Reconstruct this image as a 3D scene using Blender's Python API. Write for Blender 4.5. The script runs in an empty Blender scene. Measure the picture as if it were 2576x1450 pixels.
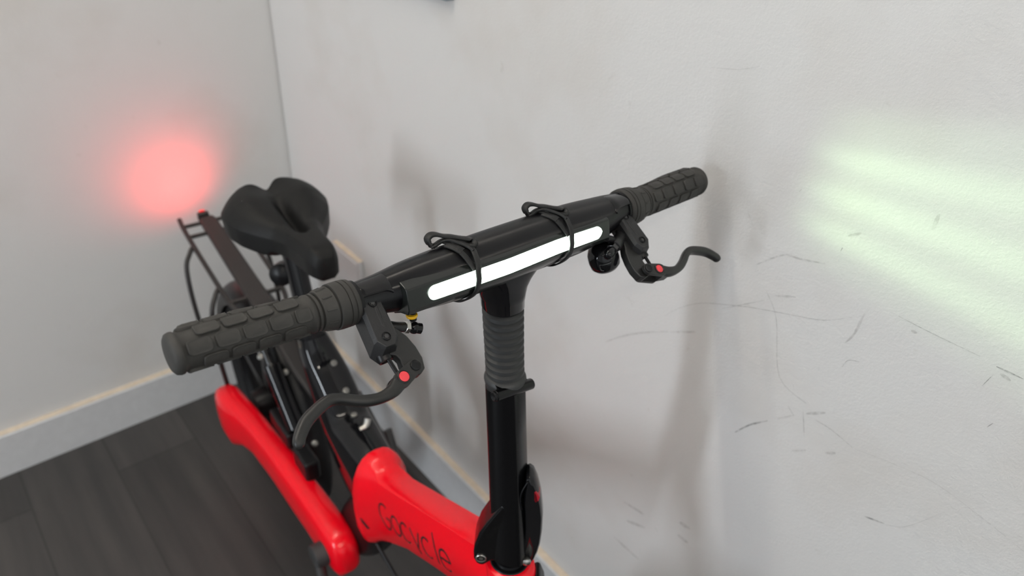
import bpy, bmesh, math, random
from mathutils import Vector, Matrix
rnd = random.Random(7)
PI = math.pi
sc = bpy.context.scene
col = sc.collection

# ------------------------------------------------------------------ camera
cam_d = bpy.data.cameras.new('camera')
cam = bpy.data.objects.new('camera', cam_d); col.objects.link(cam)
CR = Vector((0.7686, -0.6383, 0.0423)); CD = Vector((-0.3204, -0.4414, -0.8381)); CF = Vector((0.5537, 0.6306, -0.5438))
cm = Matrix((( CR.x, -CD.x, -CF.x), (CR.y, -CD.y, -CF.y), (CR.z, -CD.z, -CF.z)))
cam.matrix_world = Matrix.Translation((0, 0, 1.35)) @ cm.to_quaternion().to_matrix().to_4x4()
cam_d.sensor_fit = 'HORIZONTAL'; cam_d.sensor_width = 36; cam_d.lens = 26.185
cam_d.clip_start = 0.02; cam_d.clip_end = 60
cam_d.dof.use_dof = True; cam_d.dof.focus_distance = 0.62; cam_d.dof.aperture_fstop = 5.4
sc.camera = cam

# ------------------------------------------------------------------ light, exposure
sc.view_settings.view_transform = 'Standard'; sc.view_settings.look = 'None'
sc.view_settings.exposure = -0.08; sc.view_settings.gamma = 1.0; sc.view_settings.use_curve_mapping = False
w = bpy.data.worlds.new('world'); sc.world = w; w.use_nodes = True
bg = w.node_tree.nodes['Background']; bg.inputs[0].default_value = (0.93, 0.97, 1.0, 1); bg.inputs[1].default_value = 0.61

def area(name, loc, target, sx, sy, power, color, spread=PI):
    d = bpy.data.lights.new(name, 'AREA'); d.shape = 'RECTANGLE'; d.size = sx; d.size_y = sy
    d.energy = power; d.color = color; d.spread = spread
    o = bpy.data.objects.new(name, d); col.objects.link(o); o.location = loc
    o.rotation_euler = (Vector(target) - Vector(loc)).to_track_quat('-Z', 'Y').to_euler()
    return o
# daylight of the shop window far to the left, the one that throws the stem's shadow on the right wall
area('window_daylight', (-3.2, 0.36, 1.252), (0.373, 0.439, 1.021), 0.20, 1.5, 46, (0.86, 0.93, 1.0))
# big soft shop window behind the camera
area('shopfront_daylight', (-1.2, -3.2, 1.6), (0.3, 1.2, 0.7), 4.0, 2.2, 14, (0.93, 0.97, 1.0))

# ------------------------------------------------------------------ materials
def newmat(name):
    m = bpy.data.materials.new(name); m.use_nodes = True
    nt = m.node_tree; return m, nt, nt.nodes['Principled BSDF']
def mat(name, color, rough=0.5, metal=0.0, coat=0.0, bump=0.0, bscale=200.0, spec=0.5, emit=None, estr=0.0, vary=0.0):
    m, nt, p = newmat(name)
    p.inputs['Base Color'].default_value = (*color, 1); p.inputs['Roughness'].default_value = rough
    p.inputs['Metallic'].default_value = metal; p.inputs['Coat Weight'].default_value = coat
    p.inputs['Coat Roughness'].default_value = 0.04
    p.inputs['Specular IOR Level'].default_value = spec
    if emit: p.inputs['Emission Color'].default_value = (*emit, 1); p.inputs['Emission Strength'].default_value = estr
    tc = nt.nodes.new('ShaderNodeTexCoord')
    if bump > 0:
        n = nt.nodes.new('ShaderNodeTexNoise'); n.inputs['Scale'].default_value = bscale; n.inputs['Detail'].default_value = 3
        b = nt.nodes.new('ShaderNodeBump'); b.inputs['Strength'].default_value = bump; b.inputs['Distance'].default_value = 0.001
        nt.links.new(tc.outputs['Object'], n.inputs['Vector']); nt.links.new(n.outputs['Fac'], b.inputs['Height'])
        nt.links.new(b.outputs['Normal'], p.inputs['Normal'])
    if vary > 0:
        n2 = nt.nodes.new('ShaderNodeTexNoise'); n2.inputs['Scale'].default_value = 60; n2.inputs['Detail'].default_value = 4
        r = nt.nodes.new('ShaderNodeValToRGB')
        r.color_ramp.elements[0].position = 0.35; r.color_ramp.elements[1].position = 0.7
        r.color_ramp.elements[0].color = (*[c * (1 - vary) for c in color], 1); r.color_ramp.elements[1].color = (*[c * (1 + vary) for c in color], 1)
        nt.links.new(tc.outputs['Object'], n2.inputs['Vector']); nt.links.new(n2.outputs['Fac'], r.inputs['Fac'])
        nt.links.new(r.outputs['Color'], p.inputs['Base Color'])
    return m
M = {}
M['gloss'] = mat('gloss_black_paint', (0.005, 0.005, 0.006), 0.06, bump=0.012, bscale=30, spec=0.35)
def brushed(name, color, rough, aniso):
    # lacquer with fine swirl marks round the tube: highlights stretch along it
    m = mat(name, color, rough, spec=0.36); nt = m.node_tree; p = nt.nodes['Principled BSDF']
    t = nt.nodes.new('ShaderNodeTangent'); t.direction_type = 'RADIAL'; t.axis = 'X'
    p.inputs['Anisotropic'].default_value = aniso; p.inputs['Anisotropic Rotation'].default_value = ANROT
    nt.links.new(t.outputs[0], p.inputs['Tangent']); return m
ANROT = 0.25
M['bar'] = brushed('bar_black_lacquer', (0.003, 0.003, 0.004), 0.31, 1.0)
M['housing'] = mat('housing_smoked_plastic', (0.012, 0.014, 0.0135), 0.2, bump=0.02, bscale=400, spec=0.4)
M['tube'] = mat('satin_black_paint', (0.0025, 0.0025, 0.003), 0.22, bump=0.02, bscale=60, spec=0.3)
M['plastic'] = mat('matte_black_plastic', (0.014, 0.014, 0.015), 0.34, bump=0.25, bscale=1800, spec=0.4)
M['dplastic'] = mat('deep_black_plastic', (0.005, 0.005, 0.006), 0.35, spec=0.25)
M['rubber'] = mat('grip_rubber', (0.034, 0.033, 0.031), 0.62, bump=0.12, bscale=900, vary=0.12, spec=0.35)
M['rubber2'] = mat('strap_rubber', (0.010, 0.0105, 0.011), 0.5, bump=0.1, bscale=500, spec=0.35)
M['bellows'] = mat('bellows_rubber', (0.022, 0.023, 0.024), 0.5, bump=0.08, bscale=400)
M['lever'] = mat('lever_anodised', (0.014, 0.014, 0.014), 0.36, bump=0.12, bscale=2500, spec=0.4)
M['red_btn'] = mat('red_plastic', (0.72, 0.045, 0.06), 0.4)
M['dark_red'] = mat('dark_red_plastic', (0.35, 0.01, 0.02), 0.35)
M['red'] = mat('red_gloss_paint', (0.84, 0.002, 0.012), 0.2, bump=0.012, bscale=25, spec=0.4)
M['dull'] = mat('dull_steel', (0.22, 0.215, 0.2), 0.45, metal=0.8)
M['steel'] = mat('steel', (0.5, 0.49, 0.46), 0.28, metal=1.0)
M['darksteel'] = mat('dark_steel', (0.09, 0.09, 0.09), 0.3, metal=1.0)
M['yellow'] = mat('yellow_plastic', (0.75, 0.42, 0.01), 0.4)
M['saddle'] = mat('saddle_vinyl', (0.0055, 0.0055, 0.0055), 0.52, bump=0.06, bscale=500, spec=0.25)
M['rack'] = mat('rack_black', (0.018, 0.015, 0.014), 0.45)
M['tyre'] = mat('tyre_rubber', (0.014, 0.014, 0.015), 0.6, bump=0.3, bscale=300, spec=0.2)
M['ink'] = mat('black_lettering', (0.01, 0.008, 0.009), 0.4)
M['led'] = mat('led_strip_light', (0.9, 1.0, 0.9), 0.4, emit=(0.80, 1.0, 0.84), estr=7.5)
M['rear_lens'] = mat('rear_light_lens', (0.8, 0.02, 0.02), 0.3, emit=(1.0, 0.05, 0.05), estr=0.7)
M['disc'] = mat('red_disc', (0.55, 0.03, 0.04), 0.3)
M['grey'] = mat('dark_grey_plastic', (0.032, 0.033, 0.034), 0.5)
M['lamp'] = mat('lamp_diffuser', (0.9, 0.9, 0.9), 0.5, emit=(1.0, 0.925, 0.81), estr=94.0)
M['white_plastic'] = mat('white_plastic', (0.62, 0.61, 0.62), 0.45)
M['dust'] = mat('dusty_cream_ledge', (0.62, 0.53, 0.42), 0.8, bump=0.2, bscale=150, vary=0.08)
M['skirt'] = mat('skirting_paint', (0.56, 0.57, 0.58), 0.45, bump=0.05, bscale=60, vary=0.03)
M['slate'] = mat('slate_blue_board', (0.16, 0.2, 0.23), 0.5)
M['ceil'] = mat('ceiling_paint', (0.6, 0.59, 0.57), 0.9)

def wall_mat():
    m, nt, p = newmat('wall_paint'); L = nt.links
    tc = nt.nodes.new('ShaderNodeTexCoord')
    p.inputs['Roughness'].default_value = 0.55; p.inputs['Specular IOR Level'].default_value = 0.3
    def noise(scale, detail, rough=0.5):
        n = nt.nodes.new('ShaderNodeTexNoise'); n.inputs['Scale'].default_value = scale; n.inputs['Detail'].default_value = detail
        n.inputs['Roughness'].default_value = rough; L.new(tc.outputs['Object'], n.inputs['Vector']); return n
    # grubby hand marks: soft brownish patches
    n = noise(3.2, 4, 0.55); r = nt.nodes.new('ShaderNodeValToRGB')
    r.color_ramp.elements[0].position = 0.52; r.color_ramp.elements[1].position = 0.78
    r.color_ramp.elements[0].color = (0.620, 0.618, 0.612, 1); r.color_ramp.elements[1].color = (0.565, 0.545, 0.52, 1)
    L.new(n.outputs['Fac'], r.inputs['Fac'])
    # small specks of dirt
    n2 = noise(34, 5, 0.7); r2 = nt.nodes.new('ShaderNodeValToRGB')
    r2.color_ramp.elements[0].position = 0.66; r2.color_ramp.elements[1].position = 0.80
    r2.color_ramp.elements[0].color = (1, 1, 1, 1); r2.color_ramp.elements[1].color = (0.86, 0.85, 0.83, 1)
    L.new(n2.outputs['Fac'], r2.inputs['Fac'])
    mx = nt.nodes.new('ShaderNodeMixRGB'); mx.blend_type = 'MULTIPLY'; mx.inputs[0].default_value = 1
    L.new(r.outputs['Color'], mx.inputs[1]); L.new(r2.outputs['Color'], mx.inputs[2]); L.new(mx.outputs[0], p.inputs['Base Color'])
    # roller stipple
    a = noise(330, 4, 0.6); b = noise(70, 3, 0.6)
    ad = nt.nodes.new('ShaderNodeMath'); ad.operation = 'MULTIPLY_ADD'; ad.inputs[1].default_value = 1.2
    L.new(b.outputs['Fac'], ad.inputs[0]); L.new(a.outputs['Fac'], ad.inputs[2])
    bp = nt.nodes.new('ShaderNodeBump'); bp.inputs['Strength'].default_value = 0.5; bp.inputs['Distance'].default_value = 0.0011
    L.new(ad.outputs[0], bp.inputs['Height']); L.new(bp.outputs['Normal'], p.inputs['Normal'])
    return m
M['wall'] = wall_mat()

def floor_mat():
    m, nt, p = newmat('dark_wood_plank_floor'); L = nt.links
    tc = nt.nodes.new('ShaderNodeTexCoord')
    mp = nt.nodes.new('ShaderNodeMapping'); mp.inputs['Rotation'].default_value = (0, 0, PI / 2); mp.inputs['Location'].default_value = (0.3, 0.06, 0)
    L.new(tc.outputs['Object'], mp.inputs['Vector'])
    br = nt.nodes.new('ShaderNodeTexBrick'); br.offset = 0.37
    br.inputs['Color1'].default_value = (0.034, 0.033, 0.033, 1); br.inputs['Color2'].default_value = (0.050, 0.048, 0.048, 1)
    br.inputs['Mortar'].default_value = (0.022, 0.022, 0.022, 1); br.inputs['Scale'].default_value = 1
    br.inputs['Mortar Size'].default_value = 0.002; br.inputs['Brick Width'].default_value = 1.2; br.inputs['Row Height'].default_value = 0.18
    br.inputs['Bias'].default_value = 0.0
    L.new(mp.outputs['Vector'], br.inputs['Vector'])
    mp2 = nt.nodes.new('ShaderNodeMapping'); mp2.inputs['Scale'].default_value = (22, 1.6, 10); L.new(tc.outputs['Object'], mp2.inputs['Vector'])
    n = nt.nodes.new('ShaderNodeTexNoise'); n.inputs['Scale'].default_value = 1.5; n.inputs['Detail'].default_value = 5; L.new(mp2.outputs['Vector'], n.inputs['Vector'])
    r = nt.nodes.new('ShaderNodeValToRGB'); r.color_ramp.elements[0].position = 0.3; r.color_ramp.elements[1].position = 0.75
    r.color_ramp.elements[0].color = (0.75, 0.75, 0.75, 1); r.color_ramp.elements[1].color = (1.35, 1.3, 1.25, 1)
    L.new(n.outputs['Fac'], r.inputs['Fac'])
    mx = nt.nodes.new('ShaderNodeMixRGB'); mx.blend_type = 'MULTIPLY'; mx.inputs[0].default_value = 1
    L.new(br.outputs['Color'], mx.inputs[1]); L.new(r.outputs['Color'], mx.inputs[2]); L.new(mx.outputs[0], p.inputs['Base Color'])
    p.inputs['Roughness'].default_value = 0.42
    return m
M['floor'] = floor_mat()

def scuff_mat(name, color, alpha):
    m, nt, p = newmat(name); L = nt.links
    p.inputs['Base Color'].default_value = (*color, 1); p.inputs['Roughness'].default_value = 0.7
    tc = nt.nodes.new('ShaderNodeTexCoord'); n = nt.nodes.new('ShaderNodeTexNoise'); n.inputs['Scale'].default_value = 260; n.inputs['Detail'].default_value = 3
    L.new(tc.outputs['Object'], n.inputs['Vector'])
    r = nt.nodes.new('ShaderNodeValToRGB'); r.color_ramp.elements[0].position = 0.35; r.color_ramp.elements[1].position = 0.62
    r.color_ramp.elements[0].color = (alpha * 0.25,) * 3 + (1,); r.color_ramp.elements[1].color = (alpha,) * 3 + (1,)
    L.new(n.outputs['Fac'], r.inputs['Fac']); L.new(r.outputs['Color'], p.inputs['Alpha'])
    return m
M['scuff'] = scuff_mat('scuff_grey', (0.22, 0.225, 0.23), 0.50)
M['scuff2'] = scuff_mat('scuff_soft', (0.28, 0.275, 0.27), 0.24)

# ------------------------------------------------------------------ mesh helpers
class MB:
    def __init__(s): s.v = []; s.f = []
    def loft(s, rings, cap0=True, cap1=True, closed=True, loop=False):
        n = len(rings[0]); b = len(s.v)
        for r in rings: s.v += [tuple(p) for p in r]
        m = len(rings)
        for i in range(m if loop else m - 1):
            i2 = (i + 1) % m
            for j in range(n if closed else n - 1):
                j2 = (j + 1) % n
                s.f.append((b + i * n + j, b + i * n + j2, b + i2 * n + j2, b + i2 * n + j))
        if closed and not loop:
            if cap0: s.f.append(tuple(b + j for j in reversed(range(n))))
            if cap1: s.f.append(tuple(b + (m - 1) * n + j for j in range(n)))
        return s
    def tube(s, path, r, n=14, flat=1.0, wdir=None, cap=True):
        P = [Vector(p) for p in path]; R = r if isinstance(r, (list, tuple)) else [r] * len(P)
        ref = Vector(wdir) if wdir else None; rings = []; prev = None
        for i, p in enumerate(P):
            t = (P[min(i + 1, len(P) - 1)] - P[max(i - 1, 0)]).normalized()
            if ref: u = ref - t * ref.dot(t)
            elif prev is None: u = t.orthogonal()
            else: u = prev - t * prev.dot(t)
            u.normalize(); prev = u; v = t.cross(u)
            rings.append([p + u * R[i] * math.cos(2 * PI * k / n) + v * R[i] * flat * math.sin(2 * PI * k / n) for k in range(n)])
        return s.loft(rings, cap, cap)
    def ribbon(s, path, wdirs, w, th):
        P = [Vector(p) for p in path]; rings = []
        for i, p in enumerate(P):
            t = (P[min(i + 1, len(P) - 1)] - P[max(i - 1, 0)]).normalized()
            wd = Vector(wdirs[i] if isinstance(wdirs, list) else wdirs); u = (wd - t * wd.dot(t)).normalized(); v = t.cross(u)
            a, b = w / 2, th / 2; c = b * 0.3
            pts = [(a, -b + c), (a, b - c), (a - c, b), (-a + c, b), (-a, b - c), (-a, -b + c), (-a + c, -b), (a - c, -b)]
            rings.append([p + u * x + v * y for x, y in pts])
        return s.loft(rings)
    def lathe(s, prof, o, axis, n=32, up=None):
        a = Vector(axis).normalized(); u = a.orthogonal().normalized(); v = a.cross(u); o = Vector(o)
        s.loft([[o + a * h + (u * math.cos(2 * PI * k / n) + v * math.sin(2 * PI * k / n)) * max(r, 1e-5) for k in range(n)] for h, r in prof]); return s
    def prism(s, poly, o, ex, ey, ez, z0, z1, inset=None):
        o, ex, ey, ez = Vector(o), Vector(ex), Vector(ey), Vector(ez)
        s.loft([[o + ex * x + ey * y + ez * z0 for x, y in poly], [o + ex * x + ey * y + ez * z1 for x, y in poly]]); return s
    def box(s, c, hx, hy, hz, ex=(1, 0, 0), ey=(0, 1, 0), ez=(0, 0, 1)):
        return s.prism([(-hx, -hy), (hx, -hy), (hx, hy), (-hx, hy)], c, ex, ey, ez, -hz, hz)
    def tf(s, fn):
        s.v = [tuple(fn(Vector(p))) for p in s.v]; return s

def catmull(pts, k=6):
    P = [Vector(p) for p in pts]; out = []
    for i in range(len(P) - 1):
        p0 = P[max(i - 1, 0)]; p1 = P[i]; p2 = P[i + 1]; p3 = P[min(i + 2, len(P) - 1)]
        for j in range(k):
            t = j / k
            out.append(0.5 * ((2 * p1) + (p2 - p0) * t + (2 * p0 - 5 * p1 + 4 * p2 - p3) * t * t + (-p0 + 3 * p1 - 3 * p2 + p3) * t ** 3))
    out.append(P[-1]); return out
def interp(tab, x):
    if x <= tab[0][0]: return tab[0][1:]
    for a, b in zip(tab, tab[1:]):
        if x <= b[0]:
            t = (x - a[0]) / (b[0] - a[0]); t2 = t
            return tuple(p + (q - p) * t2 for p, q in zip(a[1:], b[1:]))
    return tab[-1][1:]

def obj(name, mb, m, parent=None, bevel=0.0, seg=2, sub=0, angle=40, label=None, stuff=None):
    me = bpy.data.meshes.new(name); me.from_pydata(mb.v, [], mb.f); me.update()
    bm = bmesh.new(); bm.from_mesh(me); bmesh.ops.recalc_face_normals(bm, faces=bm.faces); bm.to_mesh(me); bm.free()
    for mm in (m if isinstance(m, (list, tuple)) else [m]): me.materials.append(mm)
    me.polygons.foreach_set('use_smooth', [True] * len(me.polygons)); me.set_sharp_from_angle(angle=math.radians(angle))
    o = bpy.data.objects.new(name, me); col.objects.link(o)
    if parent: o.parent = parent
    if bevel:
        b = o.modifiers.new('bevel', 'BEVEL'); b.width = bevel; b.segments = seg; b.limit_method = 'ANGLE'; b.angle_limit = math.radians(35); b.harden_normals = True
    if sub:
        b = o.modifiers.new('sub', 'SUBSURF'); b.levels = sub; b.render_levels = sub
    if label: o['label'] = label
    return o
def tag(o, label, cat, group=None):
    o['label'] = label; o['category'] = cat
    if group: o['group'] = group
    return o
def empty(name, loc, rz=0):
    o = bpy.data.objects.new(name, None); o.empty_display_size = 0.05; col.objects.link(o); o.location = loc; o.rotation_euler = (0, 0, rz); return o
def struct(o): o['kind'] = 'structure'; return o

# ------------------------------------------------------------------ the room
XW, YW, HB, ZC = 0.698, 1.655, 0.1126, 2.75
o = struct(obj('floor', MB().box((-1.2, -0.35, -0.05), 2.1, 2.2, 0.05), M['floor']))
wall_l = struct(obj('wall_left', MB().box((-1.16, YW + 0.05, ZC / 2), 2.06, 0.05, ZC / 2), M['wall']))
wall_r = struct(obj('wall_right', MB().box((XW + 0.05, -0.45, ZC / 2), 0.05, 2.1, ZC / 2), M['wall']))
struct(obj('ceiling', MB().box((-1.2, -0.35, ZC + 0.03), 2.1, 2.2, 0.03), M['ceil']))
def skirting(name, p0, p1, inward):
    # board with a dusty rounded ledge; p0 -> p1 along the wall
    p0, p1, n = Vector(p0), Vector(p1), Vector(inward); z = Vector((0, 0, 1)); T = 0.016
    face = [(0, 0), (T, 0), (T, HB - 0.004), (T - 0.003, HB - 0.001), (0, HB - 0.001)]
    s = struct(obj(name, MB().loft([[p + n * a + z * b for a, b in face] for p in (p0, p1)]), M['skirt']))
    top = [(0.0005, HB - 0.001), (T - 0.003, HB - 0.001), (T - 0.0025, HB + 0.0006), (0.0005, HB + 0.003)]
    obj('ledge', MB().loft([[p + n * a + z * b for a, b in top] for p in (p0, p1)]), M['dust'], s, label='dusty cream top ledge')
skirting('baseboard_left', (-3.2, YW, 0), (XW - 0.016, YW, 0), (0, -1, 0))
skirting('baseboard_right', (XW, YW, 0), (XW, -2.5, 0), (-1, 0, 0))

# scuffs and pencil-thin scratches on the right wall: (y, z) runs
SC = {'a': [(0.4828, 0.7839), (0.4616, 0.8091), (0.4332, 0.8321), (0.3964, 0.85), (0.3616, 0.8648), (0.3137, 0.8815), (0.2791, 0.8944), (0.2515, 0.9142)],
 'b': [(0.402, 0.8413), (0.3779, 0.8602), (0.3516, 0.881)], 'c': [(0.3399, 0.8939), (0.3163, 0.9046)], 'd': [(0.5767, 0.6835), (0.5443, 0.7144), (0.5096, 0.7406), (0.4717, 0.7648)],
 'e': [(0.4684, 0.7661), (0.4301, 0.7889)], 'f': [(0.3524, 0.8942), (0.331, 0.866), (0.3076, 0.7958), (0.268, 0.7822)], 'g': [(0.342, 0.6797), (0.3261, 0.7044), (0.3054, 0.7272)],
 'h': [(0.2946, 0.7383), (0.2783, 0.756)], 'i': [(0.2642, 0.769), (0.2439, 0.7854)], 'j': [(0.2519, 0.7684), (0.231, 0.7683), (0.2038, 0.7624)], 'k': [(0.2441, 0.8521), (0.2404, 0.8636), (0.229, 0.8687)],
 'l': [(0.2496, 0.8816), (0.2439, 0.8973), (0.2412, 0.9253)], 'm': [(0.2097, 0.9393), (0.1753, 0.9382), (0.1311, 0.9384)], 'n': [(0.1157, 0.9362), (0.093, 0.9367)], 'o': [(0.1103, 0.9313), (0.1006, 0.9292)],
 'p': [(0.1568, 0.7786), (0.1468, 0.7824)], 'q': [(0.1643, 0.6848), (0.1434, 0.6926)], 'r': [(0.1421, 0.6921), (0.1234, 0.7068), (0.1017, 0.7472)],
 's': [(0.2014, 0.7627), (0.1469, 0.7761), (0.1134, 0.7803), (0.0617, 0.7727), (0.0258, 0.7654)], 't': [(0.4925, 0.4092), (0.4518, 0.4177)], 'u': [(0.482, 0.3743), (0.445, 0.3925)], 'v': [(0.5003, 0.315), (0.444, 0.3141)],
 'w': [(0.3878, 0.4597), (0.3692, 0.4639)], 'x': [(0.3862, 0.4332), (0.3665, 0.4339)], 'y': [(0.2877, 0.7648), (0.277, 0.7563)], 'z': [(0.269, 0.7718), (0.2578, 0.7378)], 'aa': [(0.266, 0.7075), (0.2502, 0.7209)],
 'ab': [(0.1942, 0.9307), (0.1881, 0.9311)], 'ac': [(0.1, 0.8724), (0.0972, 0.8798)], 'ad': [(0.1189, 0.9106), (0.1149, 0.9269)], 'ae': [(0.2296, 0.7335), (0.2179, 0.7423)],
 'ba': [(0.2098, 1.0365), (0.2096, 1.0535)], 'bb': [(0.2823, 0.9976), (0.2705, 1.0062)], 'bc': [(0.3725, 0.9189), (0.3442, 0.9453), (0.3239, 0.9502), (0.2962, 0.9577)], 'bd': [(0.4843, 1.1177), (0.4479, 1.1246), (0.424, 1.1341)],
 'be': [(0.2849, 0.9783), (0.2839, 0.9834)], 'bf': [(0.3456, 1.0218), (0.3438, 1.0259)], 'bg': [(0.3974, 0.9751), (0.3876, 0.9622)]}
thick = dict(c=3.0, d=3, g=2.4, h=2.2, i=4, o=4, t=6, u=6, v=5, w=8, x=8, q=3, aa=3, ba=4, bc=2.6, l=3, n=2, e=3, ab=3.5, ae=4, bb=4)
soft = set('c d e l t u v w x aa ae bb bc bd bg ba r s p i o ab h'.split())
for i, (k, pts) in enumerate(SC.items()):
    wd = thick.get(k, 0.8) * 0.0009
    P = catmull([(XW, y, z) for y, z in pts], 5); V = []; N = len(P)
    mb = MB(); rows = []
    for a, p in enumerate(P):
        t = (P[min(a + 1, N - 1)] - P[max(a - 1, 0)]).normalized(); q = Vector((1, 0, 0)).cross(t)
        ww = wd * (0.25 + 0.75 * math.sin(PI * min(max(a / (N - 1), 0.02), 0.98)) ** 0.6) * rnd.uniform(0.75, 1.15)
        rows.append([p + q * ww / 2 + Vector((-0.0002, 0, 0)), p + Vector((-0.0005, 0, 0)), p - q * ww / 2 + Vector((-0.0002, 0, 0))])
    mb.loft(rows, closed=False)
    obj('scuff_mark', mb, M['scuff2' if k in soft else 'scuff'], wall_r)

# surface-mounted box low on the right wall, slate board above it, ceiling lamps
def wall_box():
    r = empty('wall_box', (XW, 1.375, 0.375))
    tag(r, 'white surface box on the wall behind the saddle with dusty top', 'wall box')
    obj('housing', MB().box((-0.006, 0, 0.045), 0.006, 0.062, 0.043), M['white_plastic'], r, bevel=0.003)
    obj('cover_plate', MB().box((-0.0132, 0, 0.044), 0.0012, 0.056, 0.038), M['white_plastic'], r, bevel=0.001)
    obj('dusty_top', MB().box((-0.006, 0, 0.0885), 0.0058, 0.061, 0.0006), M['dust'], r, label='dust-covered top edge')
    return r
wall_box()
def board():
    r = empty('wall_board', (XW, 1.15, 1.098))
    tag(r, 'slate blue board high on the right wall, only its lower edge in view', 'wall board')
    obj('panel', MB().box((-0.006, 0.0, 0.17), 0.006, 0.187, 0.168), M['slate'], r, bevel=0.002)
    obj('edge_strip', MB().box((-0.008, 0.0, 0.0035), 0.008, 0.189, 0.0035), M['slate'], r, bevel=0.001)
board()
def batten(x, y, L, lab):
    r = empty('ceiling_light', (x, y, ZC)); tag(r, lab, 'ceiling light', 'linear ceiling lights')
    obj('housing', MB().box((0, 0, -0.02), L / 2 + 0.02, 0.045, 0.02), M['white_plastic'], r, bevel=0.004)
    obj('diffuser', MB().box((0, 0, -0.052), L / 2, 0.012, 0.012), M['lamp'], r, bevel=0.006)
batten(-0.6, 0.95, 2.2, 'linear ceiling light nearer the back wall')
batten(-0.6, -1.30, 2.2, 'linear ceiling light nearer the shop front')

# ------------------------------------------------------------------ the bicycle
KO = Vector((0.3731, 0.439, 0.0)); PSF = math.radians(3.4348)
bike = empty('bicycle', KO, -PSF)
tag(bike, 'red folding electric bicycle with black handlebar and lit front strip, leaning by the wall', 'bicycle')
HK = Matrix(((0.99372, -0.09158, 0.06432), (0.09139, 0.99580, 0.00592), (-0.06459, 0.0, 0.99791)))
HO = Vector((0, 0, 1.021))
def h2k(p): return HK @ p + HO
def hv(v): return HK @ Vector(v)
def ev(x, e, c): return Vector((x, 0.6 * e - 0.8 * c, 0.8 * e + 0.6 * c))   # bar frame from (along, up, towards viewer)

# ---- handlebar
BAR = [(-0.160, -0.0045, 0.0128), (-0.150, -0.0048, 0.0145), (-0.140, -0.0052, 0.0150), (-0.131, -0.0055, 0.0160), (-0.119, -0.0060, 0.0183), (-0.107, -0.0065, 0.0204), (-0.085, -0.0068, 0.0222), (-0.060, -0.0070, 0.0235),
       (-0.03, -0.0062, 0.0244), (0.0, -0.0058, 0.0247), (0.03, -0.0056, 0.0250), (0.06, -0.0052, 0.0252), (0.085, -0.0048, 0.0248), (0.107, -0.0042, 0.0232), (0.119, -0.0032, 0.0215), (0.131, -0.0016, 0.0195), (0.145, -0.0003, 0.0170), (0.155, 0, 0.0158), (0.166, 0, 0.0145)]
def bar_r(x): return interp(BAR, x)
mb = MB(); rings = []
xs = [-0.160 + i * (0.326 / 80) for i in range(81)]
def sm(x):  # smoothed table
    c = [interp(BAR, x + d) for d in (-0.008, -0.004, 0, 0.004, 0.008)]
    return tuple(sum(v) / 5 for v in zip(*c))
for x in xs:
    e0, r = sm(x)
    rings.append([ev(x, e0 + r * math.sin(a), r * 1.0 * math.cos(a)) for a in [2 * PI * k / 56 for k in range(56)]])
mb.loft(rings); mb.tf(h2k)
bar = obj('handlebar', mb, M['bar'], bike, label='glossy black handlebar tube')

# light housing on the front of the bar and the lit strip
def hsec(x):
    k = 1 - 0.10 * (abs(x + 0.005) / 0.118) ** 2
    o = 0.0022 if x > 0 else 0
    o = 0.0022 * min(max((x + 0.02) / 0.06, 0), 1)
    f = 0.0265 * k
    pts = [(-0.002, 0.0205 * k), (-0.0080, 0.0258 * k), (-0.0095, 0.0268 * k), (-0.0113, f + 0.0004), (-0.0262, f - 0.0055), (-0.0290, f - 0.0095), (-0.0325 * (0.55 + 0.45 * k), 0.004), (-0.024, -0.006), (-0.008, 0.004)]
    e0, r = sm(x)
    pts[6] = (e0 - r - 0.0016, 0.004)
    return [ev(x, e + o, c) for e, c in pts]
mb = MB(); N = 40
mb.loft([hsec(-0.1225 + 0.2345 * i / N) for i in range(N + 1)]); mb.tf(h2k)
hs = obj('light_housing', mb, M['housing'], bar, bevel=0.0009, seg=3, angle=25, label='glossy housing along the front of the bar')
mb = MB(); rows = []
NL = 60; xl, xr = -0.1035, 0.0985
for i in range(NL + 1):
    x = xl + (xr - xl) * (0.5 - 0.5 * math.cos(PI * i / NL))
    d = min(x - xl, xr - x); hh = 0.0056 + 0.0006 * (1 - (abs(x) / 0.1) ** 2)
    if d < hh: hh = math.sqrt(max(hh * hh - (hh - d) ** 2, 1e-8))
    k = 1 - 0.10 * (abs(x + 0.005) / 0.118) ** 2; f = 0.0265 * k
    o = 0.0022 * min(max((x + 0.02) / 0.06, 0), 1)
    row = []
    for u in (-1, -0.8, 0, 0.8, 1):
        e = -0.0186 + hh * u; c = f + 0.0004 - (e + 0.0113) / (-0.0149) * 0.0059 + (0.0002 if abs(u) == 1 else (0.0016 if u else 0.0022))
        row.append(ev(x, e + o, c))
    for u in (0.8, -0.8):
        e = -0.0186 + hh * u; c = f - (e + 0.0113) / (-0.0149) * 0.0059 - 0.001
        row.append(ev(x, e + o, c))
    rows.append(row)
mb.loft(rows); mb.tf(h2k)
obj('light_strip', mb, M['led'], bar, label='glowing white-green light strip')

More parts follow.
